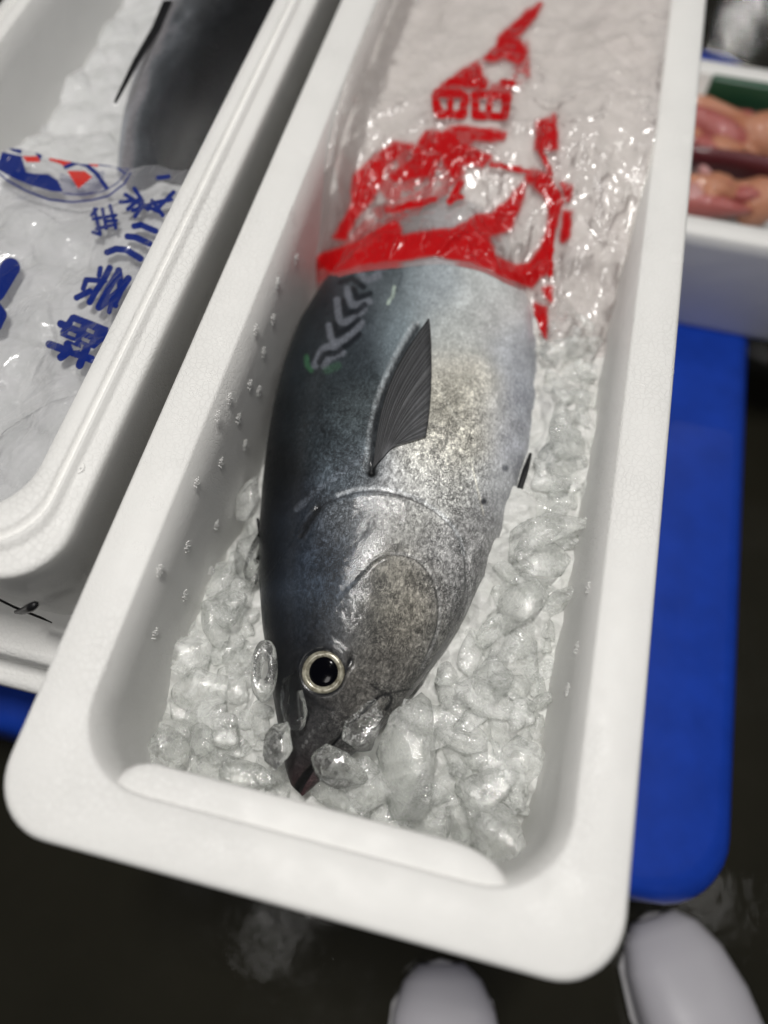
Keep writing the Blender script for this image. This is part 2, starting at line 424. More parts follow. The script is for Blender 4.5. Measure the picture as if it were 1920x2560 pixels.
RIM = 0.0314
BOX, shell = foam_box('foam_box', 'open white foam box in the foreground holding the whole silver tuna on ice', 0, 0.525, 0.16, 0.525, 0.0, -0.2525,
    [(0.0, -0.0035, 0.034), (0.0012, -0.001, 0.034), (0.0035, 0.0, 0.034), (RIM - 0.002, 0.0, 0.043), (RIM, -0.0015, 0.043)], -0.20, 0.043, 0.034, M_EPS)
LBX, _ = foam_box('foam_box', 'left white foam box with stepped rim holding the dark fish under printed film', -0.3035, 0.618, 0.13, 0.50, 0.020, -0.1055,
    [(0.0, -0.0095, 0.036), (0.001, -0.0075, 0.036), (0.003, -0.0065, 0.036), (0.0095, -0.0060, 0.036), (0.0115, -0.0045, 0.036), (0.0125, -0.001, 0.036), (0.0140, -0.0004, 0.036),
     (0.0150, -0.0015, 0.036), (0.0160, -0.0045, 0.036), (0.0180, -0.005, 0.036), (0.0190, -0.001, 0.036), (0.0205, 0.0, 0.036), (0.0295, 0.0, 0.04), (0.031, -0.002, 0.04)], -0.085, 0.04, 0.038, M_EPS2)
# lower box under the left one, with its lid
LOW = empty('foam_box', (-0.3035, 0.60, -0.2525)); tag(LOW, 'closed white foam box under the left open box, standing on the pallet', 'foam box')
lp = [[(x, y, z) for x, y in rrect(-0.3035, 0.618, 0.133 - i, 0.520 - i * 2.2, 0.030)] for i, z in ((0.012, -0.2525), (0.010, -0.246), (0.004, -0.172), (-0.001, -0.168), (-0.0078, -0.162), (-0.0082, -0.150), (-0.0078, -0.1435), (-0.006, -0.1420), (0.006, -0.1405), (0.012, -0.1395))]
loft('shell', lp, M_EPS, LOW)
lp = [[(x, y, z) for x, y in rrect(-0.3035, 0.618, 0.135 - i, 0.522 - i, 0.035)] for i, z in ((0.006, -0.1392), (0.004, -0.136), (0.0025, -0.134), (0.0, -0.132), (0.0, -0.112), (0.0015, -0.1085), (0.005, -0.1068), (0.0055, -0.1066))]
loft('lid', lp, M_EPS, LOW)

# front ledge inside the main box: a rounded rib a little under the rim
def ledge():
    n = 44; V = []; x0, x1 = -0.105, 0.104
    prof = [(-0.004, -0.004), (0.0015, -0.0032), (0.0110, -0.0036), (0.0160, -0.0048), (0.0172, -0.0058), (0.0176, -0.010), (0.0165, -0.035), (0.012, -0.075), (0.005, -0.12), (-0.004, -0.12)]
    for i in range(n):
        t = i / (n - 1); x = x0 + (x1 - x0) * t
        e = min(t / 0.10, 1.0); e2 = min((1 - t) / 0.16, 1.0)
        s = math.sqrt(max(0.0, 1 - (1 - e) ** 2)) * math.sqrt(max(0.0, 1 - (1 - e2) ** 2))
        for (dy, z) in prof:
            V.append((x, 0.0285 + (dy if dy < 0.004 else 0.001 + dy * (0.04 + 0.96 * s)) * 1.05, z - 0.001 * (1 - s)))
    F = grid_faces(n, len(prof)).tolist()
    o = mesh('ledge', V, [f[::-1] for f in F], M_EPS, BOX)
    return o
ledge()

# mould marks: clusters of little raised dots
def dots_mesh(name, rings, r, sq=1.0, h=0.0005, jit=0.0):
    bm = bmesh.new()
    for rad, cnt in rings:
        for k in range(cnt):
            a = 2 * math.pi * (k + 0.3 * rad * 1000) / max(cnt, 1)
            x, y = rad * math.cos(a), rad * math.sin(a) * sq
            x += random.uniform(-jit, jit); y += random.uniform(-jit, jit)
            M = Matrix.Translation((x, y, 0)) @ Matrix.Diagonal((r, r, h, 1))
            bmesh.ops.create_icosphere(bm, subdivisions=1, radius=1.0, matrix=M)
    me = bpy.data.meshes.new(name); bm.to_mesh(me); bm.free()
    return me
MK = dots_mesh('mould_mark', [(0.0, 1), (0.0016, 6), (0.0031, 10), (0.0048, 16)], 0.00040)
MKW = [dots_mesh('mould_mark', [(0.0, 1), (0.0013, 4 + k % 2), (0.0027, 6 + k), (0.0038, 5 + k)], 0.00045, 1.0, 0.0006, 0.0005) for k in range(4)]
MKM = mat_plain('foam_dots', (0.84, 0.835, 0.82), 0.3, 0.5)
def mark(me, p, nrm, parent):
    o = link('mould_mark', me, None, MKM)
    o.rotation_euler = Vector(nrm).to_track_quat('Z', 'Y').to_euler(); o.location = Vector(p) - Vector(parent.location); o.parent = parent
for (x, y) in ((480, 738), (455, 815), (425, 845), (388, 908), (336, 1088), (296, 1187), (200, 1408), (565, 560), (620, 452), (660, 330), (1372, 1430), (1340, 1690), (1395, 1150), (1440, 800), (1462, 560), (1490, 300)):
    p = at(x, y, 0.0); mark(MK, (p[0], p[1], 0.0), (0, 0, 1), BOX)
WALLX = -0.1268
for (x, y) in ((553, 712), (540, 832), (496, 860), (530, 960), (478, 1000), (425, 1043), (468, 1135), (405, 1180), (345, 1232), (455, 1235), (400, 1285), (335, 1370), (590, 690), (600, 610), (640, 560), (570, 760), (515, 905), (470, 900), (560, 845)):
    p = at_wall(x, y, WALLX, 0.05); mark(random.choice(MKW), (p[0] + 0.0001, p[1], p[2]), (1, 0, 0.05), BOX)
for (x, y) in ((1270, 1270), (1245, 1400), (1262, 1130), (1225, 1490)):
    p = at_wall(x, y, -WALLX, -0.05); mark(random.choice(MKW), (p[0] - 0.0001, p[1], p[2]), (-1, 0, 0.05), BOX)
# screw-like cross mark on the left box rim
bm = bmesh.new()
for a in range(24):
    t0, t1 = 2 * math.pi * a / 24, 2 * math.pi * (a + 1) / 24
    tube(bm, [(0.0038 * math.cos(t0), 0.0038 * math.sin(t0), 0), (0.0038 * math.cos(t1), 0.0038 * math.sin(t1), 0)], 0.0003, 5)
for s in ((1, 0), (0, 1)): tube(bm, [(-0.0022 * s[0], -0.0022 * s[1], 0), (0.0022 * s[0], 0.0022 * s[1], 0)], 0.0006, 6)
o = bmobj('mould_mark', bm, MKM); p = at(168, 1010, 0.0145); o.location = Vector(p) - Vector(LBX.location); o.parent = LBX

# ------------------------------------------------------------------ the tuna
LC = [(652, 1718), (642, 1709), (629, 1697), (617, 1662), (604, 1600), (592, 1520), (580, 1440), (567, 1350), (560, 1250), (561, 1150), (567, 1060), (577, 970), (590, 890), (612, 800), (643, 715), (690, 640), (735, 588)]
RC = [(655, 1719), (668, 1708), (700, 1682), (745, 1645), (795, 1600), (842, 1552), (888, 1500), (930, 1442), (975, 1385), (1010, 1320), (1040, 1260), (1075, 1185), (1105, 1110), (1130, 1030), (1148, 940), (1157, 850), (1158, 770), (1148, 690), (1115, 625)]
ZM0 = -0.085
def zm_of(y): return ZM0 - 0.010 * (1 - sstep(0.06, 0.13, y)) - 0.02 * sstep(0.50, 0.75, y)
NOSE = at(652, 1718, ZM0 - 0.01)
def curve(pts, ext):
    W = np.array([at(x, y, ZM0 - (0.01 if y > 1620 else 0.0)) for x, y in pts])
    W = W[np.argsort(W[:, 1])]
    Y = np.concatenate([W[:, 1], [e[1] for e in ext]]); X = np.concatenate([W[:, 0], [e[0] for e in ext]])
    return Y, X
LY, LX = curve(LC, [(-0.055, 0.56), (-0.030, 0.64), (-0.012, 0.72)])
RY, RX = curve(RC, [(0.050, 0.56), (0.030, 0.64), (0.016, 0.72)])
def smooth1(y, Y, X):
    yy = np.linspace(Y.min(), Y.max(), 900); xx = np.interp(yy, Y, X)
    k = np.exp(-np.linspace(-2, 2, 25) ** 2); k /= k.sum()
    xs = np.convolve(np.pad(xx, 12, mode='edge'), k, 'valid'); m = sstep(Y.min() + 0.004, Y.min() + 0.02, yy)
    return np.interp(y, yy, xx * (1 - m) + xs * m)
Y0 = NOSE[1] + 0.0004; Y1 = 0.72
def T_of(y):
    d = np.clip(y - Y0, 0, None)
    t = 0.056 * np.power(np.clip(1 - (1 - np.clip(d / 0.27, 0, 1)) ** 2, 0, 1), 0.66)
    return t * (1 - 0.80 * sstep(0.44, 0.72, y)) + 0.0006
def fish_sec(y):
    xl = smooth1(y, LY, LX); xr = np.maximum(smooth1(y, RY, RX), xl + 0.0015)
    return (xl + xr) / 2, (xr - xl) / 2, T_of(y), zm_of(y)
def fish_top(x, y):
    xc, a, T, zm = fish_sec(y); u = np.clip((x - xc) / a, -1, 1)
    return np.where((np.abs(x - xc) < a) & (y > Y0) & (y < Y1), zm + T * np.sqrt(np.clip(1 - np.abs(u) ** 2.1, 0, 1)), -0.25)

OPERC = [(645, 1150), (680, 1105), (730, 1078), (790, 1063), (850, 1068), (910, 1090), (960, 1125), (990, 1165), (1003, 1215), (1003, 1280), (985, 1340), (955, 1400), (915, 1455)]
PREOP = [(786, 1236), (810, 1212), (840, 1200), (890, 1207), (925, 1240), (943, 1290), (943, 1350), (928, 1400), (905, 1450)]
SLOT = [(800, 1015), (804, 965), (812, 905), (833, 838), (866, 765), (900, 706)]
MAXI = [(790, 1535), (812, 1508), (838, 1500), (846, 1515), (832, 1532)]
MAXI2 = [(800, 1478), (825, 1495), (845, 1497), (890, 1488)]
CORS = [(928, 830), (955, 850), (985, 905), (1008, 960), (1028, 1040), (1045, 1112)]
SHOULD = [(640, 1100), (690, 1055), (740, 1020), (785, 985)]
NOTCH = [(655, 1150), (640, 1165), (668, 1118)]
def spline(pts, n=8):
    P = np.array([pts[0]] + list(pts) + [pts[-1]], float); out = []
    for k in range(1, len(P) - 2):
        for t in np.linspace(0, 1, n, endpoint=False):
            out.append(tuple(0.5 * (2 * P[k] + (P[k + 1] - P[k - 1]) * t + (2 * P[k - 1] - 5 * P[k] + 4 * P[k + 1] - P[k + 2]) * t * t + (3 * P[k] - P[k - 1] - 3 * P[k + 1] + P[k + 2]) * t ** 3)))
    return out + [tuple(P[-1])]
OPERC, PREOP, SLOT, CORS, MAXI = [spline(q_, 5) for q_ in (OPERC, PREOP, SLOT, CORS, MAXI)]
MOUTH = spline([(641, 1706), (662, 1672), (690, 1640), (740, 1585), (790, 1535), (815, 1508)], 5)

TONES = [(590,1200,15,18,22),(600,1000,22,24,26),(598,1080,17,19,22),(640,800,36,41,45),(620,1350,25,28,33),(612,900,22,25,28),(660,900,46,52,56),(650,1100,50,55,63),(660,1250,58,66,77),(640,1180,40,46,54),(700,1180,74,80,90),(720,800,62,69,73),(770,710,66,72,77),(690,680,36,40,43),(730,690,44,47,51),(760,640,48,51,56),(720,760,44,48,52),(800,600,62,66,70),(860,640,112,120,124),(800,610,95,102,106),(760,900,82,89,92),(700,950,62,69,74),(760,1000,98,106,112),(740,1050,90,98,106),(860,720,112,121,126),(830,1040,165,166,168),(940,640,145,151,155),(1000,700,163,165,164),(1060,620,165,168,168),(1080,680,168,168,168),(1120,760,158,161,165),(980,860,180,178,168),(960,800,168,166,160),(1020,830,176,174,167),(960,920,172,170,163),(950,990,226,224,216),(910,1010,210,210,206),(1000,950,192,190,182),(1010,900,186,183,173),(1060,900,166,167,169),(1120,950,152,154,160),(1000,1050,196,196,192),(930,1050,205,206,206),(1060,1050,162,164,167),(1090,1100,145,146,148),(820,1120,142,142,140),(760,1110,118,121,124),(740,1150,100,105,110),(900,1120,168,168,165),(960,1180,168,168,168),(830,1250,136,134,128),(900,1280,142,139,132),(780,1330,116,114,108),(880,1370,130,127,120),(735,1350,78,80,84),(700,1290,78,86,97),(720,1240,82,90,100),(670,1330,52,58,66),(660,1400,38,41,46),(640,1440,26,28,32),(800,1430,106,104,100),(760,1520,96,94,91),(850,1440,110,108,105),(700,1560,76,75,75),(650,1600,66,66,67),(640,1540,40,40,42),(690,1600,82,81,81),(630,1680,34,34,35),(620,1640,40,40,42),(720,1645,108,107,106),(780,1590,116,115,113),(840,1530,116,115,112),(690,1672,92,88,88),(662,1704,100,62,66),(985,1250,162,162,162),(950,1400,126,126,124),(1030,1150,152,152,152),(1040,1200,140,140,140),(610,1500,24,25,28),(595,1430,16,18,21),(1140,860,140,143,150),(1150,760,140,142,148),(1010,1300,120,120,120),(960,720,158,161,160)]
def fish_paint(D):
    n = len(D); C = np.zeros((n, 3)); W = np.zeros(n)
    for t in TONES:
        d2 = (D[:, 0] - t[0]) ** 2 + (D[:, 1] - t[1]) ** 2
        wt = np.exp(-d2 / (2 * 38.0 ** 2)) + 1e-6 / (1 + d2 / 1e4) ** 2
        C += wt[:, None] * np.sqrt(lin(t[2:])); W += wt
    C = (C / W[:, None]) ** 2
    nz = fbm(D[:, 0] / 26, D[:, 1] / 40, 3)[:, None]
    C *= 0.80 + 0.4 * nz
    def mark(dist, w, col, a):
        nonlocal C
        m = (1 - sstep(w * 0.35, w, dist))[:, None] * a; C = C * (1 - m) + np.array(col) * m
    wob = 3.0 * (fbm(D[:, 0] / 14, D[:, 1] / 14, 9) - .5)
    # dark wavy bars with pale gaps high on the back
    bars = [[(680, 790), (692, 762), (708, 748), (732, 752)], [(700, 790), (712, 774), (740, 762)], [(711, 704), (721, 739), (757, 724), (781, 697)], [(728, 648), (735, 692), (757, 691), (786, 668)],
            [(750, 625), (760, 658), (798, 651)], [(773, 580), (792, 604), (818, 594)], [(800, 570), (822, 580), (838, 572)]]
    bars = [spline(b, 6) for b in bars]
    for b in bars: mark(pdist(D, b) + .6 * wob, 11, (0.150, 0.158, 0.180), 0.70)
    dark = [[(690, 782), (700, 764), (722, 764), (752, 744), (776, 722)], [(722, 700), (728, 720), (752, 710), (774, 690)], [(742, 650), (747, 676), (770, 674), (788, 658)], [(764, 624), (772, 644), (800, 634)], [(735, 610), (760, 600), (785, 620)]]
    for b in dark: mark(pdist(D, b) + .5 * wob, 9.0, (0.012, 0.014, 0.018), 0.8)
    mark(pdist(D, [(662, 770), (664, 790), (672, 800)]) + wob, 8, (0.05, 0.13, 0.07), 0.6)
    mark(pdist(D, [(705, 800), (730, 790)]) + wob, 12, (0.06, 0.12, 0.08), 0.5)
    mark(pdist(D, [(850, 640), (862, 618), (868, 590)]) + wob, 5, (0.07, 0.08, 0.09), 0.6)
    mark(pdist(D, [(838, 655), (848, 640), (852, 620)]) + wob, 5, (0.45, 0.52, 0.45), 0.5)
    # seams
    mark(pdist(D, OPERC) + wob * .6, 3.6, (0.03, 0.03, 0.035), 0.5)
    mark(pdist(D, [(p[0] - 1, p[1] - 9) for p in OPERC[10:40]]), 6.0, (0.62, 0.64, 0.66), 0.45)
    mark(pdist(D, PREOP) + wob * .7, 3.2, (0.03, 0.03, 0.032), 0.5)
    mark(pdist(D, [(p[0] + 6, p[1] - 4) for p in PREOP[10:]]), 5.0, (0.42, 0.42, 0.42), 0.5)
    mark(pdist(D, [(1012, 1190), (1018, 1240), (1014, 1300), (990, 1370)]), 5, (0.55, 0.55, 0.55), 0.5)
    mark(pdist(D, [(1022, 1190), (1030, 1230), (1024, 1300), (1000, 1370)]), 4, (0.12, 0.12, 0.12), 0.4)
    mark(pdist(D, MOUTH) + wob * .3 - 7 * sstep(1610, 1700, D[:, 1]), 4.5, (0.010, 0.010, 0.011), 0.95)
    mark(pdist(D, MAXI) + wob * .3, 4.5, (0.012, 0.012, 0.013), 0.9)
    mark(pdist(D, MAXI2) + wob * .3, 3.0, (0.02, 0.02, 0.02), 0.8)
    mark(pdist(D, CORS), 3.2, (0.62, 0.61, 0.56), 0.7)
    mark(pdist(D, SHOULD) + 3 * wob, 9, (0.26, 0.28, 0.32), 0.2)
    mark(pdist(D, [(652, 1160), (664, 1138), (690, 1098)], ) + 2 * wob, 9, (0.008, 0.008, 0.009), 0.75)
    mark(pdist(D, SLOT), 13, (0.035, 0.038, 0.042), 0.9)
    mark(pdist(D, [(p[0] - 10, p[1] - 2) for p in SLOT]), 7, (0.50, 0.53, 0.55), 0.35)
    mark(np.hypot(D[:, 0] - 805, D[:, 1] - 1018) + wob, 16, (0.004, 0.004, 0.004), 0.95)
    mark(np.hypot(D[:, 0] - 1045, D[:, 1] - 1083) + wob, 11, (0.02, 0.022, 0.03), 0.85)
    mark(np.hypot(D[:, 0] - 1091, D[:, 1] - 1012) + wob, 10, (0.04, 0.045, 0.06), 0.7)
    # dark lids round the eye
    e = np.hypot((D[:, 0] - 697) / 1.0, (D[:, 1] - 1452) / 1.06)
    mark(np.abs(e - 42) + wob * .5, 12, (0.010, 0.011, 0.014), 0.95)
    mark(pdist(D, [(740, 1455), (752, 1440), (758, 1425)]) + wob, 9, (0.010, 0.010, 0.012), 0.9)
    mark(pdist(D, [(668, 1502), (690, 1528), (712, 1530)]) + wob, 7, (0.014, 0.014, 0.016), 0.6)
    mark(pdist(D, [(706, 1408), (726, 1412), (742, 1428)]) + wob, 9, (0.16, 0.16, 0.16), 0.5)
    for px, py in ((668, 1590), (676, 1578), (662, 1602), (690, 1572), (700, 1560), (655, 1612), (720, 1540)):
        mark(np.hypot(D[:, 0] - px, D[:, 1] - py) + wob * .5, 5, (0.22, 0.22, 0.22), 0.5)
    return np.clip(C, 0.002, 0.9)

FISH = empty('tuna', (0.0, 0.35, -0.14))
tag(FISH, 'whole silver and dark blue tuna lying on its side on crushed ice', 'fish')
def build_fish():
    n = 520
    s = np.linspace(0, 1, n); ys = Y0 + (Y1 - Y0) * (0.72 * s + 0.28 * s ** 2)
    th = np.concatenate([np.linspace(0, math.pi, 230), np.linspace(math.pi, 2 * math.pi, 42)[1:-1]]); m = len(th)
    xc, a, T, zm = fish_sec(ys)
    ct, st = np.cos(th), np.sin(th); p = 2 / 2.1
    X = xc[:, None] + a[:, None] * np.sign(ct) * np.abs(ct) ** p
    Tt = np.where(st >= 0, 1.0, 0.85)
    Z = zm[:, None] + T[:, None] * Tt * np.sign(st) * np.abs(st) ** p
    Y = np.repeat(ys[:, None], m, 1)
    V = np.stack([X, Y, Z], -1).reshape(-1, 3); top = np.repeat((st > 0.02)[None], n, 0).ravel()
    D = proj(V)
    # relief of gill covers, jaw folds, fin slot and eye socket
    dz = np.zeros(len(V))
    def groove(pts, w, depth):
        d = pdist(D, pts); return -depth * np.exp(-(d / w) ** 2)
    def step(pts, w, h, fade):
        sd = pside(D, pts); return h * sstep(-w, w, sd) * np.exp(-np.clip(np.abs(sd), 0, None) / fade)
    dz += groove(OPERC, 4, 0.0008) + step(OPERC, 3, 0.0022, 55)
    dz += groove(PREOP, 4, 0.0006) + step(PREOP, 4, 0.0012, 45)
    dz += -0.0035 * np.exp(-(pdist(D, MOUTH) / (4 + 7 * sstep(1610, 1700, D[:, 1]))) ** 2) * (0.4 + 0.6 * sstep(1560, 1690, D[:, 1])) + groove(MAXI, 5, 0.0012) + groove(MAXI2, 4, 0.0008) + groove(SLOT, 12, 0.0022) + groove(CORS, 5, 0.0004)
    dz += groove([(652, 1160), (664, 1138), (690, 1098)], 9, 0.0012)
    dz -= 0.003 * np.exp(-(np.hypot(D[:, 0] - 805, D[:, 1] - 1018) / 13) ** 2)
    e = np.hypot(D[:, 0] - 697, D[:, 1] - 1452)
    dz += 0.0010 * np.exp(-((e - 56) / 12) ** 2) - 0.0036 * (1 - sstep(34, 52, e))
    dz += groove([(740, 1455), (752, 1440), (758, 1425)], 9, 0.0015)
    dz += 0.0007 * (fbm(D[:, 0] / 40, D[:, 1] / 55, 21) - .5)
    V[:, 2] += np.where(top, dz, 0)
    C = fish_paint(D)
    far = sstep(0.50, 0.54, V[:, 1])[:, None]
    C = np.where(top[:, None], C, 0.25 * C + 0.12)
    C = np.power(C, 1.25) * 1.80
    v = (D[:, 0] - 600) / 400
    reg = np.zeros((len(V), 3))
    # how much worn silver shows: head cover and corselet, little on the smooth rear flank
    reg[:, 0] = np.clip(sstep(700, 950, D[:, 1]) * sstep(600, 700, D[:, 0]) * (1 - 0.75 * sstep(1010, 1090, D[:, 0])), 0, 1) + 0.12
    F = grid_faces(n, m, True)
    cap0 = len(V)
    V = np.vstack([V, [[xc[0], ys[0] - 0.001, zm[0]], [xc[-1], ys[-1] + 0.001, zm[-1]]]])
    C = np.vstack([C, C[:1], C[-1:]]); reg = np.vstack([reg, reg[:1], reg[-1:]])
    j = np.arange(m); j2 = (j + 1) % m
    Fc = np.concatenate([np.stack([np.full(m, cap0), j2, j, j], -1)[:, :3], np.stack([np.full(m, cap0 + 1), (n - 1) * m + j, (n - 1) * m + j2], -1)])
    Fa = np.concatenate([F[:, [0, 1, 2]], F[:, [0, 2, 3]], Fc])
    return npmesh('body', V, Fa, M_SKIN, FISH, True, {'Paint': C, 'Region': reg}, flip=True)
build_fish()

def hitf(x, y): return hit(x, y, fish_top, -0.06)
def fish_n(p, e=0.002):
    f = lambda a, b: float(fish_top(np.array([a]), np.array([b]))[0])
    dx = (f(p[0] + e, p[1]) - f(p[0] - e, p[1])) / (2 * e); dy = (f(p[0], p[1] + e) - f(p[0], p[1] - e)) / (2 * e)
    return Vector((-dx, -dy, 1)).normalized()

def lathe(name, prof, mat, parent, loc, quat, n=48, sy=1.0):
    V = []; F = []
    for r, z in prof:
        for k in range(n):
            a = 2 * math.pi * k / n; rr = r * (1 + 0.022 * math.sin(2 * a + 0.8) + 0.012 * math.sin(3 * a + 2)); V.append(Vector(loc) + quat @ Vector((rr * math.cos(a), rr * math.sin(a) * sy, z)))
    m = len(prof)
    for i in range(m - 1):
        for k in range(n):
            k2 = (k + 1) % n; F.append((i * n + k, i * n + k2, (i + 1) * n + k2, (i + 1) * n + k))
    F.append(tuple((m - 1) * n + k for k in range(n)))
    return mesh(name, V, F, mat, parent)
pe = hitf(697, 1452); nv = fish_n(pe, 0.008)
nv = (nv + Vector((0.0, -0.05, 0.25))).normalized(); q = nv.to_track_quat('Z', 'Y')
M_SOCK = mat_plain('eye_rim', (0.010, 0.011, 0.013), 0.25, 0.5, coat=0.4)
def mat_iris():
    t = NT('iris_ring'); v = t.coord()
    c = t.mixc(t.ramp(t.noise(300, 4, 0.6, v), [(0.35, 0.0), (0.65, 1.0)]), (0.16, 0.145, 0.10), (0.42, 0.40, 0.32))
    return t.done(t.pbsdf(Base_Color=c, Roughness=0.25, Metallic=0.25, Coat_Weight=0.6, Normal=t.bump(t.noise(400, 3, 0.6, v), 0.2, 0.0006)).outputs[0])
M_IRIS = mat_iris()
M_PUPIL = mat_plain('pupil_black', (0.0015, 0.0016, 0.0028), 0.10, 0.08)
pe = Vector(pe) - nv * 0.0022
eye = lathe('eye', [(0.0158, -0.002), (0.0150, 0.0006), (0.0142, 0.0012), (0.0134, 0.0008), (0.0128, 0.0), (0.0, -0.001)], M_SOCK, FISH, pe, q)
def sub(o, par):
    o.parent = par; o.matrix_parent_inverse = par.matrix_parent_inverse.copy(); o.matrix_parent_inverse = Matrix.Translation(-Vector(FISH.location)); return o
iris = lathe('iris', [(0.0132, 0.0002), (0.0129, 0.0012), (0.0118, 0.0022), (0.0104, 0.0023), (0.0093, 0.0016), (0.0088, 0.0010), (0.0, 0.0008)], M_IRIS, None, pe, q, sy=1.03)
pup = lathe('pupil', [(0.0090, 0.0012), (0.0085, 0.0017), (0.0066, 0.0021), (0.0036, 0.0024), (0.0010, 0.0025)], M_PUPIL, None, pe + q @ Vector((0.0004, 0.0005, 0)), q, sy=1.05)
for o_ in (iris, pup):
    o_.parent = eye; o_.matrix_parent_inverse = eye.matrix_basis.inverted() @ Matrix.Translation(Vector((0, 0, 0)))


# pectoral fin: a folded fan of rays lying on the flank
def mat_fin():
    t = NT('fin_membrane')
    c = t.mixc(1.0, t.attr('Paint'), t.mixc(t.noise(700, 4, 0.6, t.coord()), (0.6, 0.6, 0.6), (1.35, 1.35, 1.35)), 'MULTIPLY')
    return t.done(t.pbsdf(Base_Color=c, Roughness=0.34, Specular_IOR_Level=0.45, Coat_Weight=0.2).outputs[0])
M_FIN = mat_fin()
def pectoral():
    lead = [(806, 1016), (818, 960), (836, 890), (862, 815), (893, 745), (926, 692)]
    trail = [(835, 1005), (880, 978), (918, 948), (930, 850), (931, 765), (928, 695)]
    n, m = 70, 150; t = np.linspace(0, 1, n); ti = np.linspace(0, 1, 6)
    Lp = np.stack([np.interp(t, ti, [p[k] for p in lead]) for k in range(2)], 1); Tp = np.stack([np.interp(t, ti, [p[k] for p in trail]) for k in range(2)], 1)
    # fan: rays start at the root and run out to the trailing edge
    root0, root1 = np.array([806., 1016.]), np.array([917., 950.])
    s = np.linspace(0, 1, m); V = np.zeros((n, m, 3)); C = np.zeros((n, m, 3))
    edge_t = np.array([0, .12, .30, .52, .72, .86, 1.0]); ends = np.array([(926, 692), (929, 712), (931, 745), (932, 800), (930, 865), (925, 915), (919, 948)], float)
    for j, sj in enumerate(s):
        a = np.array([808 + 14 * sj, 1010 - 14 * sj]) if sj < 1 else np.array([822., 996.])
        r0 = np.array([806., 1014.]) * (1 - sj) + np.array([848., 968.]) * sj
        b = np.array([np.interp(sj, edge_t, ends[:, 0]), np.interp(sj, edge_t, ends[:, 1])])
        bow = np.array([-27., -9.]) * (1 - sj) ** 1.2
        pts = r0[None] * (1 - t)[:, None] + b[None] * t[:, None] + bow[None] * (np.sin(math.pi * t) ** 1.0)[:, None]
        for i in range(0, n):
            V[i, j, :2] = pts[i]
    W = np.zeros((n, m, 3))
    ctrl_i = list(range(0, n, 6)) + [n - 1]; ctrl_j = list(range(0, m, 10)) + [m - 1]
    G = np.array([[hitf(*V[i, j, :2]) for j in ctrl_j] for i in ctrl_i])
    for k in range(3):
        tmp = np.array([np.interp(np.arange(n), ctrl_i, G[:, c, k]) for c in range(len(ctrl_j))]).T
        W[:, :, k] = np.array([np.interp(np.arange(m), ctrl_j, tmp[r]) for r in range(n)])
    ray_n = 20; ph = (s + 0.012 * np.sin(s * 31) + 0.008 * np.sin(s * 53 + 1)) * ray_n * 2 * math.pi
    rid = np.cos(ph)[None] * (0.35 + 0.65 * np.sin(math.pi * np.clip(t, 0, 1))[:, None] ** .5)
    lift = 0.0022 + 0.0022 * (1 - s)[None] * np.sin(math.pi * t)[:, None] + 0.0008 * t[:, None]
    top = W.copy(); top[:, :, 2] += lift + 0.0004 * rid
    bot = W.copy(); bot[:, :, 2] += lift - 0.0012
    g = 0.062 + 0.036 * rid + 0.10 * (1 - sstep(0.02, 0.22, t))[:, None] * sstep(.25, .6, s)[None] + 0.02 * sstep(.3, 1, s)[None] * sstep(.15, .6, t)[:, None] * (1 - sstep(.7, 1, t))[:, None]
    g = g * (1 - 0.7 * (1 - sstep(0.0, 0.06, s))[None]) * (1 - 0.5 * sstep(0.9, 1, t)[:, None])
    g = g * (0.72 + 0.56 * fbm(np.repeat(s[None] * 14, n, 0), np.repeat(t[:, None] * 9, m, 1), 601))
    C = np.repeat(np.clip(g, 0.006, 1)[..., None], 3, 2) * np.array([0.96, 0.98, 1.04])
    Vt = np.vstack([top.reshape(-1, 3), bot.reshape(-1, 3)]); F = grid_faces(n, m)
    N = n * m
    def strip(idx): return [[idx[k], idx[k + 1], idx[k + 1] + N, idx[k] + N] for k in range(len(idx) - 1)]
    e = strip([i * m for i in range(n)]) + strip([(n - 1) * m + j for j in range(m)]) + strip([i * m + m - 1 for i in range(n - 1, -1, -1)])
    Fa = np.concatenate([F, F[:, ::-1] + N, np.array(e)])
    npmesh('pectoral_fin', Vt, Fa, M_FIN, FISH, True, {'Paint': np.vstack([C.reshape(-1, 3)] * 2)}, flip=True)
pectoral()
# pelvic fin: thin dark blade along the belly edge
bm = bmesh.new()
pp = [at(x, y, -0.066) for x, y in ((1110, 1096), (1121, 1060), (1134, 1020), (1146, 980))]
tube(bm, pp, [0.0008, 0.0020, 0.0024, 0.0012], 8)
bmobj('pelvic_fin', bm, M_BLACK, FISH)
# dorsal spines peeping out on the dark edge
bm = bmesh.new()
pp = [at(x, y, -0.088) for x, y in ((556, 1120), (563, 1150), (560, 1200), (551, 1262))]
tube(bm, pp, [0.0008, 0.002, 0.0022, 0.0008], 8)
bmobj('dorsal_fin', bm, M_BLACK, FISH)

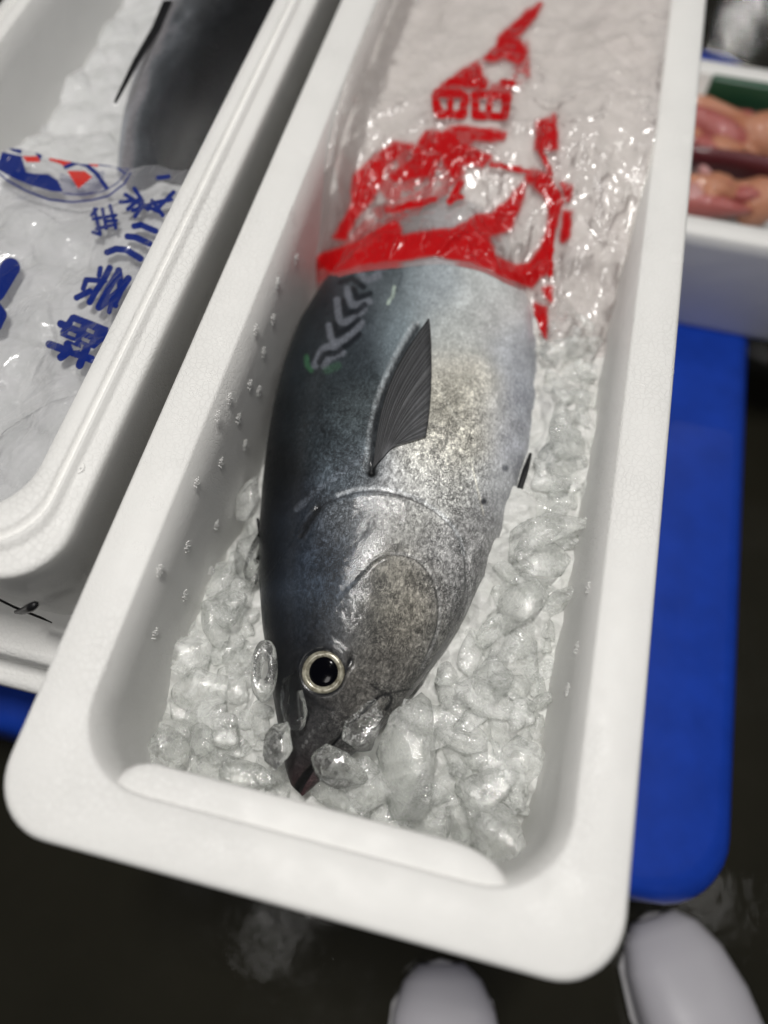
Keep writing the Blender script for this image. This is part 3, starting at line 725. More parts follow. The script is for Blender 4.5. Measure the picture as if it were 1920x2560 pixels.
# ------------------------------------------------------------------ ice bed of the main box
def bed_z(x, y):
    b = -0.113 + 0.014 * sstep(0.05, 0.12, y) + 0.014 * sstep(0.13, 0.32, y)
    leftgap = (1 - sstep(-0.085, -0.06, x)) * sstep(0.17, 0.24, y) * (1 - sstep(0.44, 0.54, y))
    b = b - 0.045 * leftgap
    b = b + 0.018 * sstep(0.02, 0.1, x) * sstep(0.04, 0.1, y)
    b = b + 0.068 * sstep(0.42, 0.60, y) * (0.75 + 0.25 * sstep(-.12, -.02, x))
    f1, f2, idv = worley(x / 0.030 + 0.4 * vnoise(x / .02, y / .02, 2), y / 0.030, 11)
    lump = (0.55 - f1) * 0.012 + (idv - .5) * 0.010
    f1b, _, idb = worley(x / 0.012, y / 0.012, 17)
    amp = 1 - 0.75 * (1 - sstep(0.045, 0.075, y))
    amp = amp * (1 - 0.85 * sstep(.45, .55, y))
    return b + amp * (lump + (0.5 - f1b) * 0.004 + 0.006 * (fbm(x / .02, y / .02, 31) - .5))
def build_bed():
    nx, ny = 230, 620
    xs = np.linspace(-0.1285, 0.1285, nx); ys = np.linspace(0.0345, 1.0, ny)
    X, Y = np.meshgrid(xs, ys, indexing='xy'); Z = bed_z(X, Y)
    pink = (sstep(0.30, 0.50, Y) * 0.75 + 0.25 * sstep(0.5, 0.9, fbm(X / .05, Y / .05, 41)) * sstep(.3, .45, Y))[..., None]
    T = 1 - pink * np.array([0.01, 0.055, 0.06])
    V = np.stack([X, Y, Z], -1).reshape(-1, 3)
    o = npmesh('crushed_ice', V, grid_faces(ny, nx), M_BED, None, True, {'Tint': T.reshape(-1, 3), 'Soft': np.repeat((0.85 * sstep(.46, .56, Y)).reshape(-1, 1), 3, 1)})
    tag(o, 'bed of crushed ice in the main foam box under the tuna', 'ice', kind='stuff')
build_bed()

# ------------------------------------------------------------------ ice chunks
def chunk_mesh(seed, p=0.72, sub=3, amp=0.16):
    r = random.Random(seed); bm = bmesh.new(); bmesh.ops.create_icosphere(bm, subdivisions=sub, radius=1.0)
    from mathutils import noise
    off = Vector((r.uniform(-9, 9), r.uniform(-9, 9), r.uniform(-9, 9)))
    cuts = [(Vector((r.gauss(0, 1), r.gauss(0, 1), r.gauss(0, 1))).normalized(), r.uniform(0.42, 0.80)) for _ in range(13)]
    for v in bm.verts:
        n = v.co.normalized(); c = Vector([math.copysign(abs(k) ** p, k) for k in n])
        for d, h in cuts:
            s = c.dot(d) - h
            if s > 0: c -= d * s * 0.985
        c *= 1.22 + amp * 1.0 * noise.noise(n * 1.6 + off) + amp * .55 * noise.noise(n * 4.2 + off) + amp * .2 * noise.noise(n * 9 + off)
        v.co = c
    if sub == 2: bmesh.ops.smooth_vert(bm, verts=bm.verts, factor=0.5, use_axis_x=True, use_axis_y=True, use_axis_z=True)
    me = bpy.data.meshes.new('ice_chunk'); bm.to_mesh(me); bm.free(); me.polygons.foreach_set('use_smooth', np.ones(len(me.polygons), bool))
    return me
def tube_ice_mesh(seed):
    """hollow rounded piece of tube ice"""
    r = random.Random(seed); bm = bmesh.new(); n, m = 36, 18
    from mathutils import noise
    off = Vector((r.uniform(-9, 9), 0, 3)); V = []
    for i in range(n):
        a = 2 * math.pi * i / n; R = 0.68; 
        for j in range(m):
            b = 2 * math.pi * j / m
            cb, sb = math.cos(b), math.sin(b)
            rr = R + 0.34 * math.copysign(abs(cb) ** .7, cb); z = 0.92 * math.copysign(abs(sb) ** .7, sb)
            c = Vector((rr * math.cos(a), rr * math.sin(a), z)); c *= 1 + 0.10 * noise.noise(c * 1.4 + off)
            V.append(bm.verts.new(c))
    for i in range(n):
        for j in range(m):
            i2, j2 = (i + 1) % n, (j + 1) % m
            bm.faces.new((V[i * m + j], V[i2 * m + j], V[i2 * m + j2], V[i * m + j2]))
    me = bpy.data.meshes.new('ice_chunk'); bm.to_mesh(me); bm.free(); me.polygons.foreach_set('use_smooth', np.ones(len(me.polygons), bool))
    return me
BASES = [chunk_mesh(s, 0.62 + 0.05 * (s % 4)) for s in range(7)] + [tube_ice_mesh(50), tube_ice_mesh(51)]
MESHES = {}
def ice_me(b, m):
    if (b, m) not in MESHES:
        me = BASES[b].copy(); me.materials.clear(); me.materials.append(M_ICE[m]); MESHES[(b, m)] = me
    return MESHES[(b, m)]
def ice(b, m, loc, size, rot, label, group=None):
    o = bpy.data.objects.new('ice_chunk', ice_me(b, m)); COL.objects.link(o)
    o.location = loc; o.scale = size
    o.rotation_euler = rot.to_euler() if hasattr(rot, 'to_euler') else rot
    tag(o, label, 'ice', group); return o
def ice_px(x, y, w, h, ang, z, b, m, label, th=0.010, group=None, tilt=0.0):
    """a chunk w x h view units, long side at ang degrees in the box plane"""
    p = at(x, y, z); d = np.linalg.norm(p - CC); s = d / FD
    R = Matrix.Rotation(math.radians(-ang), 4, 'Z') @ Matrix.Rotation(tilt, 4, 'X')
    return ice(b, m, Vector(p), (w * .5 * s, h * .5 * s, th), R, label, group)

HERO = [
 # x, y, w, h, ang, z, base, mat, thick, label
 (602, 1604, 66, 88, 10, -0.064, 6, 3, .011, 'clear knobbly ice lump stuck on the dark snout of the tuna'),
 (630, 1498, 58, 122, -18, -0.058, 1, 2, .006, 'thin clear oval of ice on the dark forehead left of the eye'),
 (572, 1448, 52, 124, -14, -0.066, 8, 3, .010, 'clear hollow ice piece leaning on the dark forehead edge'),
 (727, 1664, 126, 66, 14, -0.070, 3, 3, .010, 'clear block of ice lying across the open jaw tip'),
 (786, 1572, 88, 108, 30, -0.064, 2, 3, .007, 'clear flat ice piece lying over the corner of the mouth'),
 (885, 1625, 140, 220, 14, -0.083, 4, 1, .016, 'large frosted ice lump right of the lower jaw'),
 (912, 1545, 150, 62, 0, -0.085, 0, 0, .011, 'broad pale ice piece wedged under the throat of the tuna'),
 (812, 1706, 112, 92, 28, -0.092, 5, 0, .012, 'rounded pale ice piece behind the middle of the front ledge'),
 (725, 1716, 150, 56, 14, -0.096, 6, 1, .009, 'low pinkish ice slab just under the jaw tip'),
 (1040, 1705, 138, 74, -34, -0.078, 0, 0, .014, 'long smooth bar of ice slanting at the right front'),
 (1085, 1822, 140, 138, 4, -0.082, 4, 0, .018, 'biggest smooth ice block in the right front corner'),
 (1120, 1660, 110, 96, 20, -0.083, 3, 0, .014, 'squat pale ice block beside the right wall behind the slanting bar'),
 (376, 1632, 84, 116, 8, -0.093, 5, 1, .013, 'frosted ice lump alone in the left front corner'),
 (440, 1604, 64, 66, 0, -0.092, 2, 1, .010, 'small round ice nub joined to the lump in the left front corner'),
 (520, 1668, 136, 58, 2, -0.099, 0, 1, .010, 'flat ice slab behind the left end of the front ledge'),
 (497, 1302, 84, 84, 24, -0.085, 1, 1, .013, 'top rounded ice piece of the left heap'),
 (470, 1352, 66, 96, -30, -0.089, 3, 1, .012, 'ice piece leaning under the topmost one of the left heap'),
 (430, 1410, 96, 82, -22, -0.093, 5, 0, .012, 'sparkling rough ice piece at the outer side of the left heap'),
 (430, 1490, 120, 88, -38, -0.097, 6, 0, .012, 'long smooth ice piece beside the left wall'),
 (505, 1490, 96, 66, 18, -0.094, 2, 1, .010, 'greyish ice piece in the middle of the left heap'),
 (540, 1210, 70, 110, 8, -0.093, 4, 1, .012, 'ice piece in the dark gap between left wall and gill cover'),
 (537, 1078, 56, 100, 4, -0.095, 6, 1, .012, 'upper ice piece in the dark gap between left wall and shoulder'),
 (560, 1190, 34, 130, 6, -0.080, 8, 2, .007, 'clear upright sliver of ice against the dark back'),
 (470, 1560, 110, 70, 8, -0.099, 1, 0, .010, 'pale ice piece above the left slab'),
]
for x, y, w_, h_, a_, z_, b_, m_, th_, lab in HERO:
    ice_px(x, y, w_, h_, a_, z_, b_, m_, lab, th_)
HP = [(at(h[0], h[1], h[5]), max(h[2], h[3]) * .5 * 0.0003) for h in HERO]

placed = []
def try_ice(x, y, lab, grp, smin, smax, sink, mats):
    s = random.uniform(smin, smax)
    xc, a, T, zm = [float(v[0]) for v in fish_sec(np.array([min(max(y, Y0), Y1)]))]
    if y > Y0 - 0.01 and abs(x - xc) < a + 0.006 + s * 0.55 and y < 0.52: return
    for p, r in HP:
        if math.hypot(p[0] - x, p[1] - y) < r * 0.75: return
    for q in placed:
        if math.hypot(q[0] - x, q[1] - y) < (q[2] + s) * 0.40: return
    if abs(x) + s * .8 > 0.124 or y - s < 0.036: return
    placed.append((x, y, s))
    z = float(bed_z(np.array([x]), np.array([y]))[0]) - sink * s
    ice(random.randrange(7) if random.random() > .06 else 7, random.choice(mats), (x, y, z), (s * random.uniform(.9, 1.5), s * random.uniform(.55, 1.0), s * random.uniform(.45, .8)),
        (random.uniform(-1.1, 1.1), random.uniform(-.8, .8), random.uniform(0, 6.28)), lab, grp)
def where(x, y, s):
    p = 'in front of the throat' if y < 0.15 else 'beside the gill cover' if y < 0.25 else 'beside the belly' if y < 0.35 else 'near the red printed bag'
    q = 'against the right wall' if x > 0.088 else 'in the middle of the bed' if x > 0.045 else 'close to the tuna'
    return ('big' if s > 0.0145 else 'small') + ' pale ice piece', q + ' ' + p
def where_left(x, y, s):
    p = 'low in the left heap near the ledge' if y < 0.10 else 'in the middle of the left heap' if y < 0.17 else 'at the back of the left heap'
    return ('big' if s > 0.0135 else 'small') + ' pale ice piece', ('by the left wall ' if x < -0.09 else 'by the fish ') + p
for k in range(9000):
    if len(placed) > 268: break
    if random.random() < 0.70: x, y, f_, hi = random.uniform(-0.01, 0.122), random.uniform(0.045, 0.445), where, 0.020
    else: x, y, f_, hi = random.uniform(-0.122, -0.01), random.uniform(0.045, 0.26), where_left, 0.019
    s_ = random.uniform(0.008, hi); a_, b_ = f_(x, y, s_)
    try_ice(x, y, a_ + ' ' + b_, a_ + 's ' + b_, s_, s_, random.choice((0.35, 0.1, -0.33)), (0, 0, 1, 1))

bm = bmesh.new(); p = at(901, 1759, -0.112); add_box(bm, p, (0.0008, 0.0040, 0.0010), 0.0002)
tag(bmobj('debris', bm, M_BLACK), 'tiny black speck on the wet ice behind the front ledge', 'debris')

# ------------------------------------------------------------------ red printed bag over the tail end
def blur2(Z, k):
    for _ in range(k):
        P = np.pad(Z, 1, mode='edge'); Z = (P[:-2, 1:-1] + P[2:, 1:-1] + P[1:-1, :-2] + P[1:-1, 2:] + 2 * Z) / 6
    return Z
def zz(x, y): return (604.9 + x * .4166, y * .4166)
def zp(pts): return [zz(*p) for p in pts]
RED_POLY = [zp(p) for p in (
 [(1350, 20), (1250, 95), (1150, 190), (1130, 240), (1060, 305), (1100, 312), (1180, 292), (1240, 320), (1275, 262), (1240, 205), (1200, 200), (1290, 120)],
 [(1020, 322), (900, 400), (835, 458), (860, 450), (960, 400), (1000, 440), (1060, 420), (1040, 380)],
 [(760, 690), (790, 680), (840, 690), (930, 655), (1000, 665), (1165, 690), (1155, 722), (1000, 720), (960, 762), (1085, 815), (1040, 855), (950, 850), (905, 922), (880, 890), (830, 790), (790, 900), (600, 935), (570, 910), (690, 830), (700, 790)],
 [(600, 745), (470, 840), (390, 912), (375, 1080), (285, 1228), (335, 1238), (385, 1130), (470, 1030), (530, 930), (545, 840), (690, 760)],
 [(195, 1392), (210, 1330), (330, 1290), (420, 1250), (520, 1190), (600, 1150), (630, 1240), (720, 1210), (900, 1195), (1020, 1125), (1100, 1110), (1180, 1050), (1262, 960), (1240, 1070), (1190, 1180), (1072, 1220), (1110, 1330), (1220, 1382), (1290, 1370), (1360, 1290), (1395, 1180), (1405, 1080), (1370, 1000), (1280, 930), (1305, 885), (1390, 915), (1460, 1040), (1430, 1150), (1385, 1330), (1385, 1400), (1300, 1480), (1170, 1430), (1080, 1380), (1000, 1350), (800, 1316), (640, 1336), (480, 1356), (300, 1402)],
 [(1340, 640), (1425, 595), (1432, 762), (1335, 765)], [(1468, 955), (1505, 975), (1490, 1035)], [(1480, 1100), (1505, 1105), (1492, 1225), (1462, 1245)],
 [(1325, 1580), (1372, 1600), (1384, 1700), (1330, 1660)], [(1375, 1500), (1405, 1490), (1400, 1560)], [(1345, 1690), (1380, 1690), (1370, 1750)])]
RED_LINE = [(zp([(800, 500), (820, 590), (950, 595), (960, 490), (810, 480)]), 12), (zp([(880, 490), (885, 590)]), 8), (zp([(1010, 500), (1015, 595), (1160, 608), (1180, 500), (1010, 490)]), 12), (zp([(1090, 500), (1085, 600)]), 8),
            (zp([(880, 420), (1060, 440)]), 12), (zp([(1150, 430), (1200, 430)]), 9), (zp([(1100, 850), (1280, 890)]), 6), (zp([(940, 940), (880, 1040), (940, 1020)]), 9), (zp([(1410, 1180), (1400, 1420)]), 5), (zp([(560, 1090), (800, 1030)]), 9), (zp([(1350, 780), (1400, 900)]), 6)]
def build_red():
    nx, ny = 330, 420
    front = [(640, 622), (690, 600), (720, 583), (780, 568), (860, 560), (960, 551), (1040, 566), (1090, 592), (1145, 640), (1180, 735), (1290, 770), (1370, 760)]
    zf = lambda x, y: np.maximum(fish_top(x, y), bed_z(x, y)) 
    front = [(x, y + (22 if 600 < x < 1145 else 8)) for x, y in front]
    FP = np.array([hit(x, y, zf, -0.05) for x, y in front]); FP = FP[np.argsort(FP[:, 0])]
    xs = np.linspace(-0.1262, 0.1262, nx)
    yf = np.interp(xs, FP[:, 0], FP[:, 1]); kk = np.ones(13) / 13; yf = np.convolve(np.pad(yf, 6, mode='edge'), kk, 'valid')
    v = np.linspace(0, 1, ny)
    X = np.repeat(xs[None], ny, 0); Y = yf[None] + v[:, None] * (0.98 - yf[None])
    Z = np.maximum(fish_top(X, Y), bed_z(X, Y))
    lo = sstep(0.0, 0.05, v)[:, None]
    Z = (np.maximum(blur2(Z, 60), Z - 0.006) + 0.003) * lo + (blur2(Z, 2) + 0.0008) * (1 - lo)
    # creases
    u = fbm(X / .035 + 2 * Y, Y / .05 - 3 * X, 71, 4); r1 = 1 - np.abs(2 * u - 1)
    u2 = fbm((X + .7 * Y) / .014, (Y - .4 * X) / .05, 75, 3); r2 = 1 - np.abs(2 * u2 - 1)
    Z = Z + (0.0065 * (r1 ** 5) + 0.0012 * r2 ** 6) * (1 - 0.6 * sstep(.25, .55, v)[:, None]) * (0.08 + 0.92 * lo)
    edge = np.minimum(xs + 0.1262, 0.02 + 0.1262 - xs)[None]; Z += 0.028 * (1 - sstep(0, 0.03, edge)) ** 1.5 * lo
    V = np.stack([X, Y, Z], -1).reshape(-1, 3); D = proj(V)
    wob = np.stack([fbm(D[:, 0] / 18, D[:, 1] / 18, 81) - .5, fbm(D[:, 0] / 18, D[:, 1] / 18, 85) - .5], 1) * 9
    P = D + wob; a = np.zeros(len(V))
    for poly in RED_POLY: a = np.maximum(a, (1 - sstep(-1.0, 12.0, sdpoly(P, poly))) * 0.97)
    for ln, wd in RED_LINE: a = np.maximum(a, 1 - sstep(wd * .5 + 1, wd * .5 + 5, pdist(P, ln)))
    worn = sstep(0.30, 0.44, fbm(D[:, 0] / 12, D[:, 1] / 9, 91)); up = 1 - sstep(380, 520, D[:, 1])
    a = a * (1.0 - up * 0.30 * (1 - worn) ); 
    # thin smear left of the creased fold
    sm = inpoly(D, zp([(480, 1080), (860, 940), (880, 1000), (600, 1150), (420, 1250), (330, 1270)])); a = np.maximum(a, np.where(sm, 0.45 * worn, 0))
    for pl in ([(470, 900), (590, 760), (900, 690), (960, 900), (860, 1000), (560, 1060)], [(880, 400), (1200, 430), (1190, 500), (1000, 500), (820, 480)], [(1200, 300), (1290, 200), (1300, 420), (1210, 440)]):
        a = np.maximum(a, (1 - sstep(-6, 6, sdpoly(P, zp(pl)))) * sstep(.35, .6, fbm(D[:, 0] / 15, D[:, 1] / 11, 95)) * .62)
    skirt = pdist(D, [(660, 606), (700, 592), (760, 576), (850, 566)]); a = np.maximum(a, 0.55 * (1 - sstep(4, 30, skirt)))
    skirt = pdist(D, [(1000, 566), (1050, 585), (1100, 612)]); a = np.maximum(a, 0.45 * (1 - sstep(2, 26, skirt)))
    ink = np.zeros((len(V), 3)); ink[:, 0] = a
    sp = blur2(a.reshape(ny, nx), 90).ravel(); ink[:, 2] = np.clip(sp * 1.5, 0, 1) * 0.55     # blurred print: pink bounce painted into the film haze
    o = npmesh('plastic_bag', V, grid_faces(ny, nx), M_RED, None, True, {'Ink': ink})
    tag(o, 'crumpled clear plastic bag with bold red print covering the tail end of the tuna', 'plastic bag')
build_red()

# ------------------------------------------------------------------ left box: dark fish, ice and blue printed bag
def l_bed(x, y):
    f1, f2, idv = worley(x / 0.034, y / 0.034, 211)
    return -0.026 + (0.55 - f1) * 0.009 + (idv - .5) * 0.005 + 0.006 * (fbm(x / .02, y / .02, 231) - .5) + 0.012 * sstep(-.28, -.21, x) - 0.03 * sstep(.42, .55, y)
nx, ny = 170, 480
X, Y = np.meshgrid(np.linspace(-0.402, -0.2045, nx), np.linspace(0.152, 1.07, ny), indexing='xy')
o = npmesh('crushed_ice', np.stack([X, Y, l_bed(X, Y)], -1).reshape(-1, 3), grid_faces(ny, nx), M_BED, None, True, {'Tint': np.ones((nx * ny, 3)) * np.array([0.90, 0.90, 0.93]), 'Soft': np.full((nx * ny, 3), 0.35)})
tag(o, 'bed of crushed ice in the left foam box under the dark fish', 'ice', kind='stuff')

F2 = empty('tuna', (-0.25, 0.7, -0.06)); tag(F2, 'second dark blue fish lying in the left foam box', 'fish')
def fish2():
    n, m = 160, 100; t = np.linspace(0, 1, n); ys = 0.36 + 0.66 * t
    xc = -0.258 + 0.004 * np.sin(3 * t); a = 0.072 * (0.35 + 0.65 * sstep(0, .45, t)) * (1 - .4 * sstep(.8, 1, t)) ; T = 0.046 * (0.4 + 0.6 * sstep(0, .45, t)) * (1 - .4 * sstep(.8, 1, t))
    th = np.linspace(0, 2 * math.pi, m, endpoint=False)
    X = xc[:, None] + a[:, None] * np.cos(th); Z = (-0.034 - 0.05 * (1 - sstep(0, .28, t)))[:, None] + T[:, None] * np.sin(th); Y = np.repeat(ys[:, None], m, 1)
    V = np.stack([X, Y, Z], -1).reshape(-1, 3); D = proj(V)
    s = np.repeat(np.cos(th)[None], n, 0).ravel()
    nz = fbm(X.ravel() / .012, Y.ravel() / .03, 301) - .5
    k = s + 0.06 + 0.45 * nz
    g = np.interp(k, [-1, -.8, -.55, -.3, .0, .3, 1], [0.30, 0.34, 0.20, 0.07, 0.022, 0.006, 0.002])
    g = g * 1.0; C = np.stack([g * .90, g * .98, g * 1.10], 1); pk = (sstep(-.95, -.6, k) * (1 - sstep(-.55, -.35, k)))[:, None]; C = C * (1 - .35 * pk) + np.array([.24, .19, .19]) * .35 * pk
    reg = np.full((len(V), 3), 0.15)
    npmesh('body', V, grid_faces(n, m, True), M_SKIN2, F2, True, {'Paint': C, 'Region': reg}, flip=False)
    # pectoral fin: slim dark blade
    A = [at(x, y, 0.004) for x, y in ((372, 0), (345, 60), (300, 130), (250, 218))]
    B = [at(x, y, 0.006) for x, y in ((352, 0), (328, 58), (288, 128), (246, 219))]
    Vv = []; 
    for p, q_ in zip(A, B): Vv += [tuple(p), tuple(q_), (q_[0], q_[1], q_[2] - .002), (p[0], p[1], p[2] - .002)]
    Fv = []
    for i in range(3):
        for k_ in range(4): Fv.append((i * 4 + k_, i * 4 + (k_ + 1) % 4, i * 4 + 4 + (k_ + 1) % 4, i * 4 + 4 + k_))
    Fv += [(3, 2, 1, 0), (12, 13, 14, 15)]
    mesh('pectoral_fin', Vv, Fv, M_BLACK, F2)
fish2()

def za(x, y): return (x * .26042, 285.1 + y * .26042)
def ap(pts): return [za(*p) for p in pts]
def build_blue():
    nx, ny = 330, 560
    back = [(-60, 312), (0, 315), (60, 321), (130, 336), (200, 350), (270, 352), (330, 362), (385, 378), (430, 390)]
    BP = np.array([at(x, y, -0.008) for x, y in back]); BP = BP[np.argsort(BP[:, 0])]
    xs = np.linspace(-0.372, -0.2047, nx); yb = np.interp(xs, BP[:, 0], BP[:, 1])
    v = np.linspace(0, 1, ny); X = np.repeat(xs[None], ny, 0); Y = 0.153 + v[:, None] * (yb[None] - 0.153)
    Z = blur2(l_bed(X, Y), 120) + 0.009
    u = fbm(X / .04, Y / .04, 171, 4); r1 = 1 - np.abs(2 * u - 1); u2 = fbm((X - .5 * Y) / .013, (Y + X) / .03, 175, 3); r2 = 1 - np.abs(2 * u2 - 1)
    Z = Z + 0.0008 * r1 ** 4 + 0.0006 * r2 ** 6 + 0.010 * sstep(.85, 1, v)[:, None]
    V = np.stack([X, Y, Z], -1).reshape(-1, 3); P = proj(V)
    wob = np.stack([fbm(P[:, 0] / 16, P[:, 1] / 16, 181) - .5, fbm(P[:, 0] / 16, P[:, 1] / 16, 185) - .5], 1) * 1.2
    P = P + wob
    b = np.zeros(len(V)); r = np.zeros(len(V)); S = .26042
    def st(pts, wd):
        nonlocal b; b = np.maximum(b, 1 - sstep(wd * S / 2 - .9, wd * S / 2 + .9, pdist(P, ap(pts))))
    def pol(pts, c='b'):
        nonlocal b, r
        q_ = 1 - sstep(-.9, .9, sdpoly(P, ap(pts)))
        if c == 'b': b = np.maximum(b, q_)
        elif c == 'r': r = np.maximum(r, q_)
        else: b = b * (1 - q_); r = r * (1 - q_)
    # lowest character: boxed frame with four little windows over splayed legs
    pol([(585, 1520), (615, 1510), (900, 1622), (900, 1700), (780, 1800), (700, 1770), (500, 1690), (500, 1650)])
    for p, q_ in (((505, 1592), (620, 1640)), ((410, 1762), (760, 1885)), ((640, 1770), (505, 1868)), ((720, 1790), (660, 1935)), ((640, 1790), (560, 1760))): st([p, q_], 66)
    for w4 in (((612, 1575), (672, 1598), (662, 1625), (602, 1600)), ((725, 1625), (785, 1650), (772, 1678), (714, 1652)), ((572, 1652), (632, 1676), (622, 1704), (562, 1680)), ((685, 1700), (745, 1726), (735, 1752), (675, 1726)), ((590, 1762), (690, 1802), (610, 1812))): pol(w4, 'x')
    # next character
    st([(832, 1130), (822, 1190)], 44); st([(910, 1128), (860, 1225), (790, 1330), (745, 1412)], 56); st([(985, 1150), (1000, 1290)], 60); st([(690, 1300), (715, 1225), (790, 1230), (870, 1235)], 46)
    st([(745, 1320), (636, 1374)], 52); st([(1065, 1215), (1000, 1310), (830, 1450)], 60); st([(985, 1160), (900, 1300), (820, 1455)], 60); st([(870, 1385), (960, 1440)], 46); st([(930, 1400), (905, 1490)], 44); st([(1030, 1260), (960, 1420)], 44)
    # three curved bars
    st([(1115, 780), (1170, 770), (1290, 822)], 52); st([(1058, 866), (1120, 872), (1240, 926)], 54); st([(890, 998), (960, 970), (1050, 978), (1165, 1050)], 56)
    # small characters
    for s_ in ([(782, 640), (830, 840)], [(850, 640), (880, 800)], [(912, 610), (960, 795)], [(772, 722), (960, 690)], [(800, 805), (960, 765)], [(760, 690), (800, 640)], [(770, 830), (830, 850)], [(880, 740), (965, 735)]): st(s_, 30)
    for s_ in ([(1000, 582), (1110, 570)], [(1115, 470), (1180, 570), (1130, 690)], [(1040, 520), (1230, 640)], [(1060, 640), (1150, 560)], [(1100, 650), (1250, 600)], [(1120, 700), (1160, 640)], [(1270, 590), (1420, 560)], [(1260, 570), (1350, 690)], [(1300, 640), (1440, 500)], [(1310, 380), (1400, 370)], [(1180, 600), (1320, 660)]): st(s_, 36)
    # big rounded strokes at the left edge
    st([(85, 1125), (-40, 1330)], 165); st([(-40, 1470), (-5, 1515), (-40, 1590)], 125)
    # round emblem
    st([(-60, 300), (60, 400), (200, 480), (400, 560), (600, 582), (760, 565), (900, 530), (1030, 430), (1085, 340)], 15)
    st([(525, 515), (700, 522), (860, 490), (980, 420), (1050, 330)], 9)
    for d_ in (0, 1, 2, 3, 4, 5): st([(500, 350 + d_ * 28), (620, 395 + d_ * 24), (760, 380 + d_ * 24), (860, 330 + d_ * 24)], 7)
    pol([(-60, 150), (60, 172), (180, 200), (215, 330), (280, 345), (400, 350), (480, 400), (525, 500), (420, 490), (250, 440), (120, 390), (50, 350), (-60, 290)])
    pol([(60, 118), (185, 135), (178, 185), (100, 160)]); pol([(280, 150), (362, 178), (330, 242)]); st([(545, 290), (640, 250), (720, 275), (800, 345), (885, 465)], 38); st([(830, 262), (960, 275), (1060, 300)], 34); st([(960, 285), (1040, 345)], 16)
    red = [[(400, 188), (825, 238), (810, 292), (700, 262), (620, 252), (545, 300), (500, 262), (410, 240)], [(555, 322), (700, 322), (765, 372), (650, 470), (600, 390)], [(185, 200), (312, 200), (335, 250), (220, 250)]]
    for p in red: pol(p, 'r')
    b2 = b * (1 - 0.0); inside = 1 - sstep(17 * S, 20 * S, pdist(P, ap([(545, 290), (640, 250), (720, 275), (800, 345), (885, 465)])))
    r = r * (1 - inside)
    ink = np.zeros((len(V), 3)); ink[:, 0] = b2 * .97; ink[:, 1] = r * .95
    o = npmesh('plastic_bag', V, grid_faces(ny, nx), M_BLUE, None, True, {'Ink': ink})
    tag(o, 'clear plastic bag printed with blue characters and a round blue and red emblem', 'plastic bag')
build_blue()

# thin black cord with a knot lying at the front of the left box
bm = bmesh.new()
pts = [at_y(x, y, 0.117) for x, y in ((-30, 1278), (0, 1296), (30, 1311), (62, 1324), (90, 1335), (112, 1345))]
tube(bm, pts, [0.0008] * 5 + [0.0004], 6)
o = bmobj('cord', bm, M_BLACK); tag(o, 'thin black cord with a knot on the front of the left foam box', 'cord')
bm = bmesh.new(); kp = [at_y(x, y, 0.1155) for x, y in ((34, 1322), (50, 1320), (66, 1312), (76, 1306))]
tube(bm, kp, [0.0012, 0.0024, 0.0030, 0.0022], 7)
o2 = bmobj('knot', bm, M_BLACK); o2.parent = o

# ------------------------------------------------------------------ right background: shallow foam box of seafood
RB = empty('foam_box', (0.45, 0.80, -0.2525)); tag(RB, 'shallow white foam box of pink seafood behind on the right', 'foam box')
def rb():
    cx, cy_, hx, hy = 0.46, 0.762, 0.296, 0.134; L = []
    for ins, z in ((0.010, -0.2525), (0.008, -0.246), (0.0, -0.135), (0.0, -0.122), (0.003, -0.119), (0.022, -0.119), (0.024, -0.122), (0.028, -0.19)):
        L.append([(x, y, z) for x, y in rrect(cx, cy_, hx - ins, hy - ins, 0.012, 6, 4)])
    loft('shell', L, M_EPS, RB)
rb()
def blob(name, c, s, rot, mat, label, seed, group=None):
    me = chunk_mesh(seed, 0.8, 2, 0.34); me.name = name; me.materials.append(mat)
    o = bpy.data.objects.new(name, me); COL.objects.link(o); o.location = c; o.scale = s; o.rotation_euler = (0, 0, rot); tag(o, label, 'seafood', group)
SF = [(1745, 300, .045, .022, 0.0, M_FLESH, 'pink seafood piece at the left in the far foam box'), (1820, 330, .050, .024, -.2, M_FLESH, 'pink seafood piece in the middle of the far foam box'), (1880, 315, .040, .026, -.2, M_FLESH2, 'orange seafood piece at the right edge of the photo'),
      (1760, 275, .050, .018, -.1, M_FLESH2, 'orange seafood strip next to the green divider'), (1830, 395, .110, .017, -.16, M_FLESH3, 'long dark red seafood piece across the far foam box'),
      (1740, 455, .045, .020, .0, M_FLESH2, 'pale orange seafood piece at the near left of the far foam box'), (1890, 475, .028, .026, .3, M_FLESH2, 'round amber seafood piece near the front of the far foam box'), (1780, 490, .060, .016, -.1, M_FLESH, 'flat pink seafood piece along the near rim of the far foam box')]
for k, (x, y, a, b_, r_, m_, lab) in enumerate(SF):
    p = at(x / K, y / K, -0.14); blob('seafood_piece', (p[0], p[1], -0.150), (a, b_, 0.024), r_, m_, lab, 400 + k)
rs = random.Random(3)
for k in range(22):
    x, y = rs.uniform(1720, 1915), rs.choice((290, 310, 335, 360, 430, 455, 480)) + rs.uniform(-8, 8)
    p = at(x / K, y / K, -0.138); m_ = rs.choice((M_FLESH, M_FLESH2, M_FLESH2, M_PINK))
    blob('seafood_piece', (p[0], p[1], -0.144), (rs.uniform(.012, .026), rs.uniform(.010, .017), .012), rs.uniform(-.6, .6), m_, 'small pink or orange seafood piece heaped in the far foam box', 430 + k % 5, 'small seafood pieces in the far foam box')
bm = bmesh.new(); add_box(bm, (0.36, 0.868, -0.135), (0.30, 0.014, 0.030), 0.003, Matrix.Rotation(-.03, 3, 'Z'))
tag(bmobj('divider', bm, M_GREEN), 'dark green plastic divider along the back of the far foam box', 'divider')

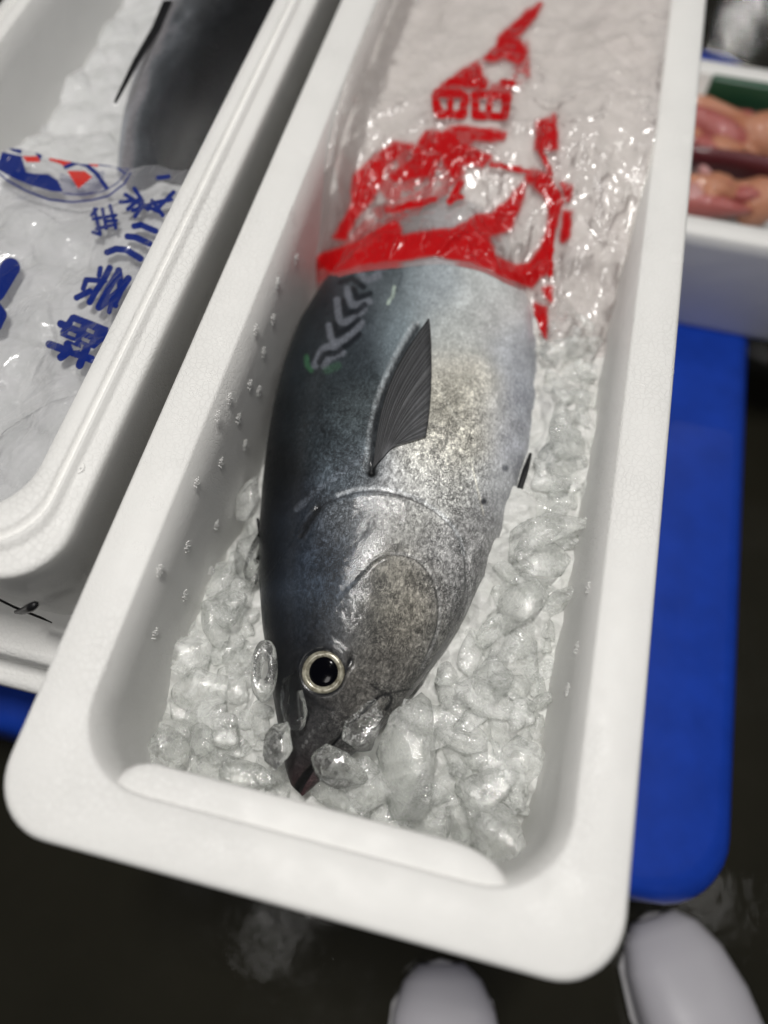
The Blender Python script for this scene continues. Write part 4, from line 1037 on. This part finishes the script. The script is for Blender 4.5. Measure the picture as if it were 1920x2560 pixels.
# ------------------------------------------------------------------ white rubber boots
def boot(name, toe, ang, label):
    r = empty(name, (toe[0], toe[1], -0.42)); tag(r, label, 'boot', 'white rubber boots')
    fx, fy = math.sin(ang), math.cos(ang)          # toe direction
    sec = [(0.0, .022, .030, .030), (0.012, .036, .034, .040), (0.035, .046, .037, .052), (0.07, .051, .040, .062), (0.11, .047, .046, .078), (0.15, .042, .055, .10), (0.19, .043, .075, .14)]
    L = []
    for d, hw, zc, h in sec:
        ring = []
        for k in range(24):
            a = 2 * math.pi * k / 24; u = hw * math.copysign(abs(math.cos(a)) ** .8, math.cos(a)); s = math.sin(a)
            z = -0.418 + (h * (0.5 + 0.5 * math.copysign(abs(s) ** .7, s)))
            ring.append((toe[0] - fx * d + fy * u, toe[1] - fy * d - fx * u, z))
        L.append(ring)
    loft('foot', L, M_BOOT, r)
    S = []
    for z, rad, d in ((-0.405, .046, .225), (-0.38, .048, .225), (-0.32, .050, .220), (-0.22, .056, .222), (-0.10, .062, .226)):
        S.append([(toe[0] - fx * d + rad * math.cos(2 * math.pi * k / 24), toe[1] - fy * d + rad * math.sin(2 * math.pi * k / 24), z) for k in range(24)])
    loft('shaft', S, M_BOOT, r)
    sl = []
    for zz_, g in ((-0.4195, -0.001), (-0.408, 0.003)):
        sl.append([(toe[0] - fx * d + fy * u * (1 + g * 10), toe[1] - fy * d - fx * u * (1 + g * 10), zz_) for d, u in [(-.003, 0), (0.002, .02), (0.03, .045), (0.07, .052), (0.15, .044), (0.23, .050), (0.275, .03), (0.28, 0), (0.275, -.03), (0.23, -.050), (0.15, -.044), (0.07, -.052), (0.03, -.045), (0.002, -.02)]])
    loft('sole', sl, mat_plain('boot_sole', (0.5, 0.49, 0.5), 0.5), r)
tl = at(958, 2090, -0.38); tr_ = at(1432, 1985, -0.375)
boot('rubber_boot', tl, math.radians(-14), 'white rubber boot toe at the bottom, left one of the two boots')
boot('rubber_boot', tr_, math.radians(-30), 'white rubber boot at the bottom right corner beside the blue pallet')
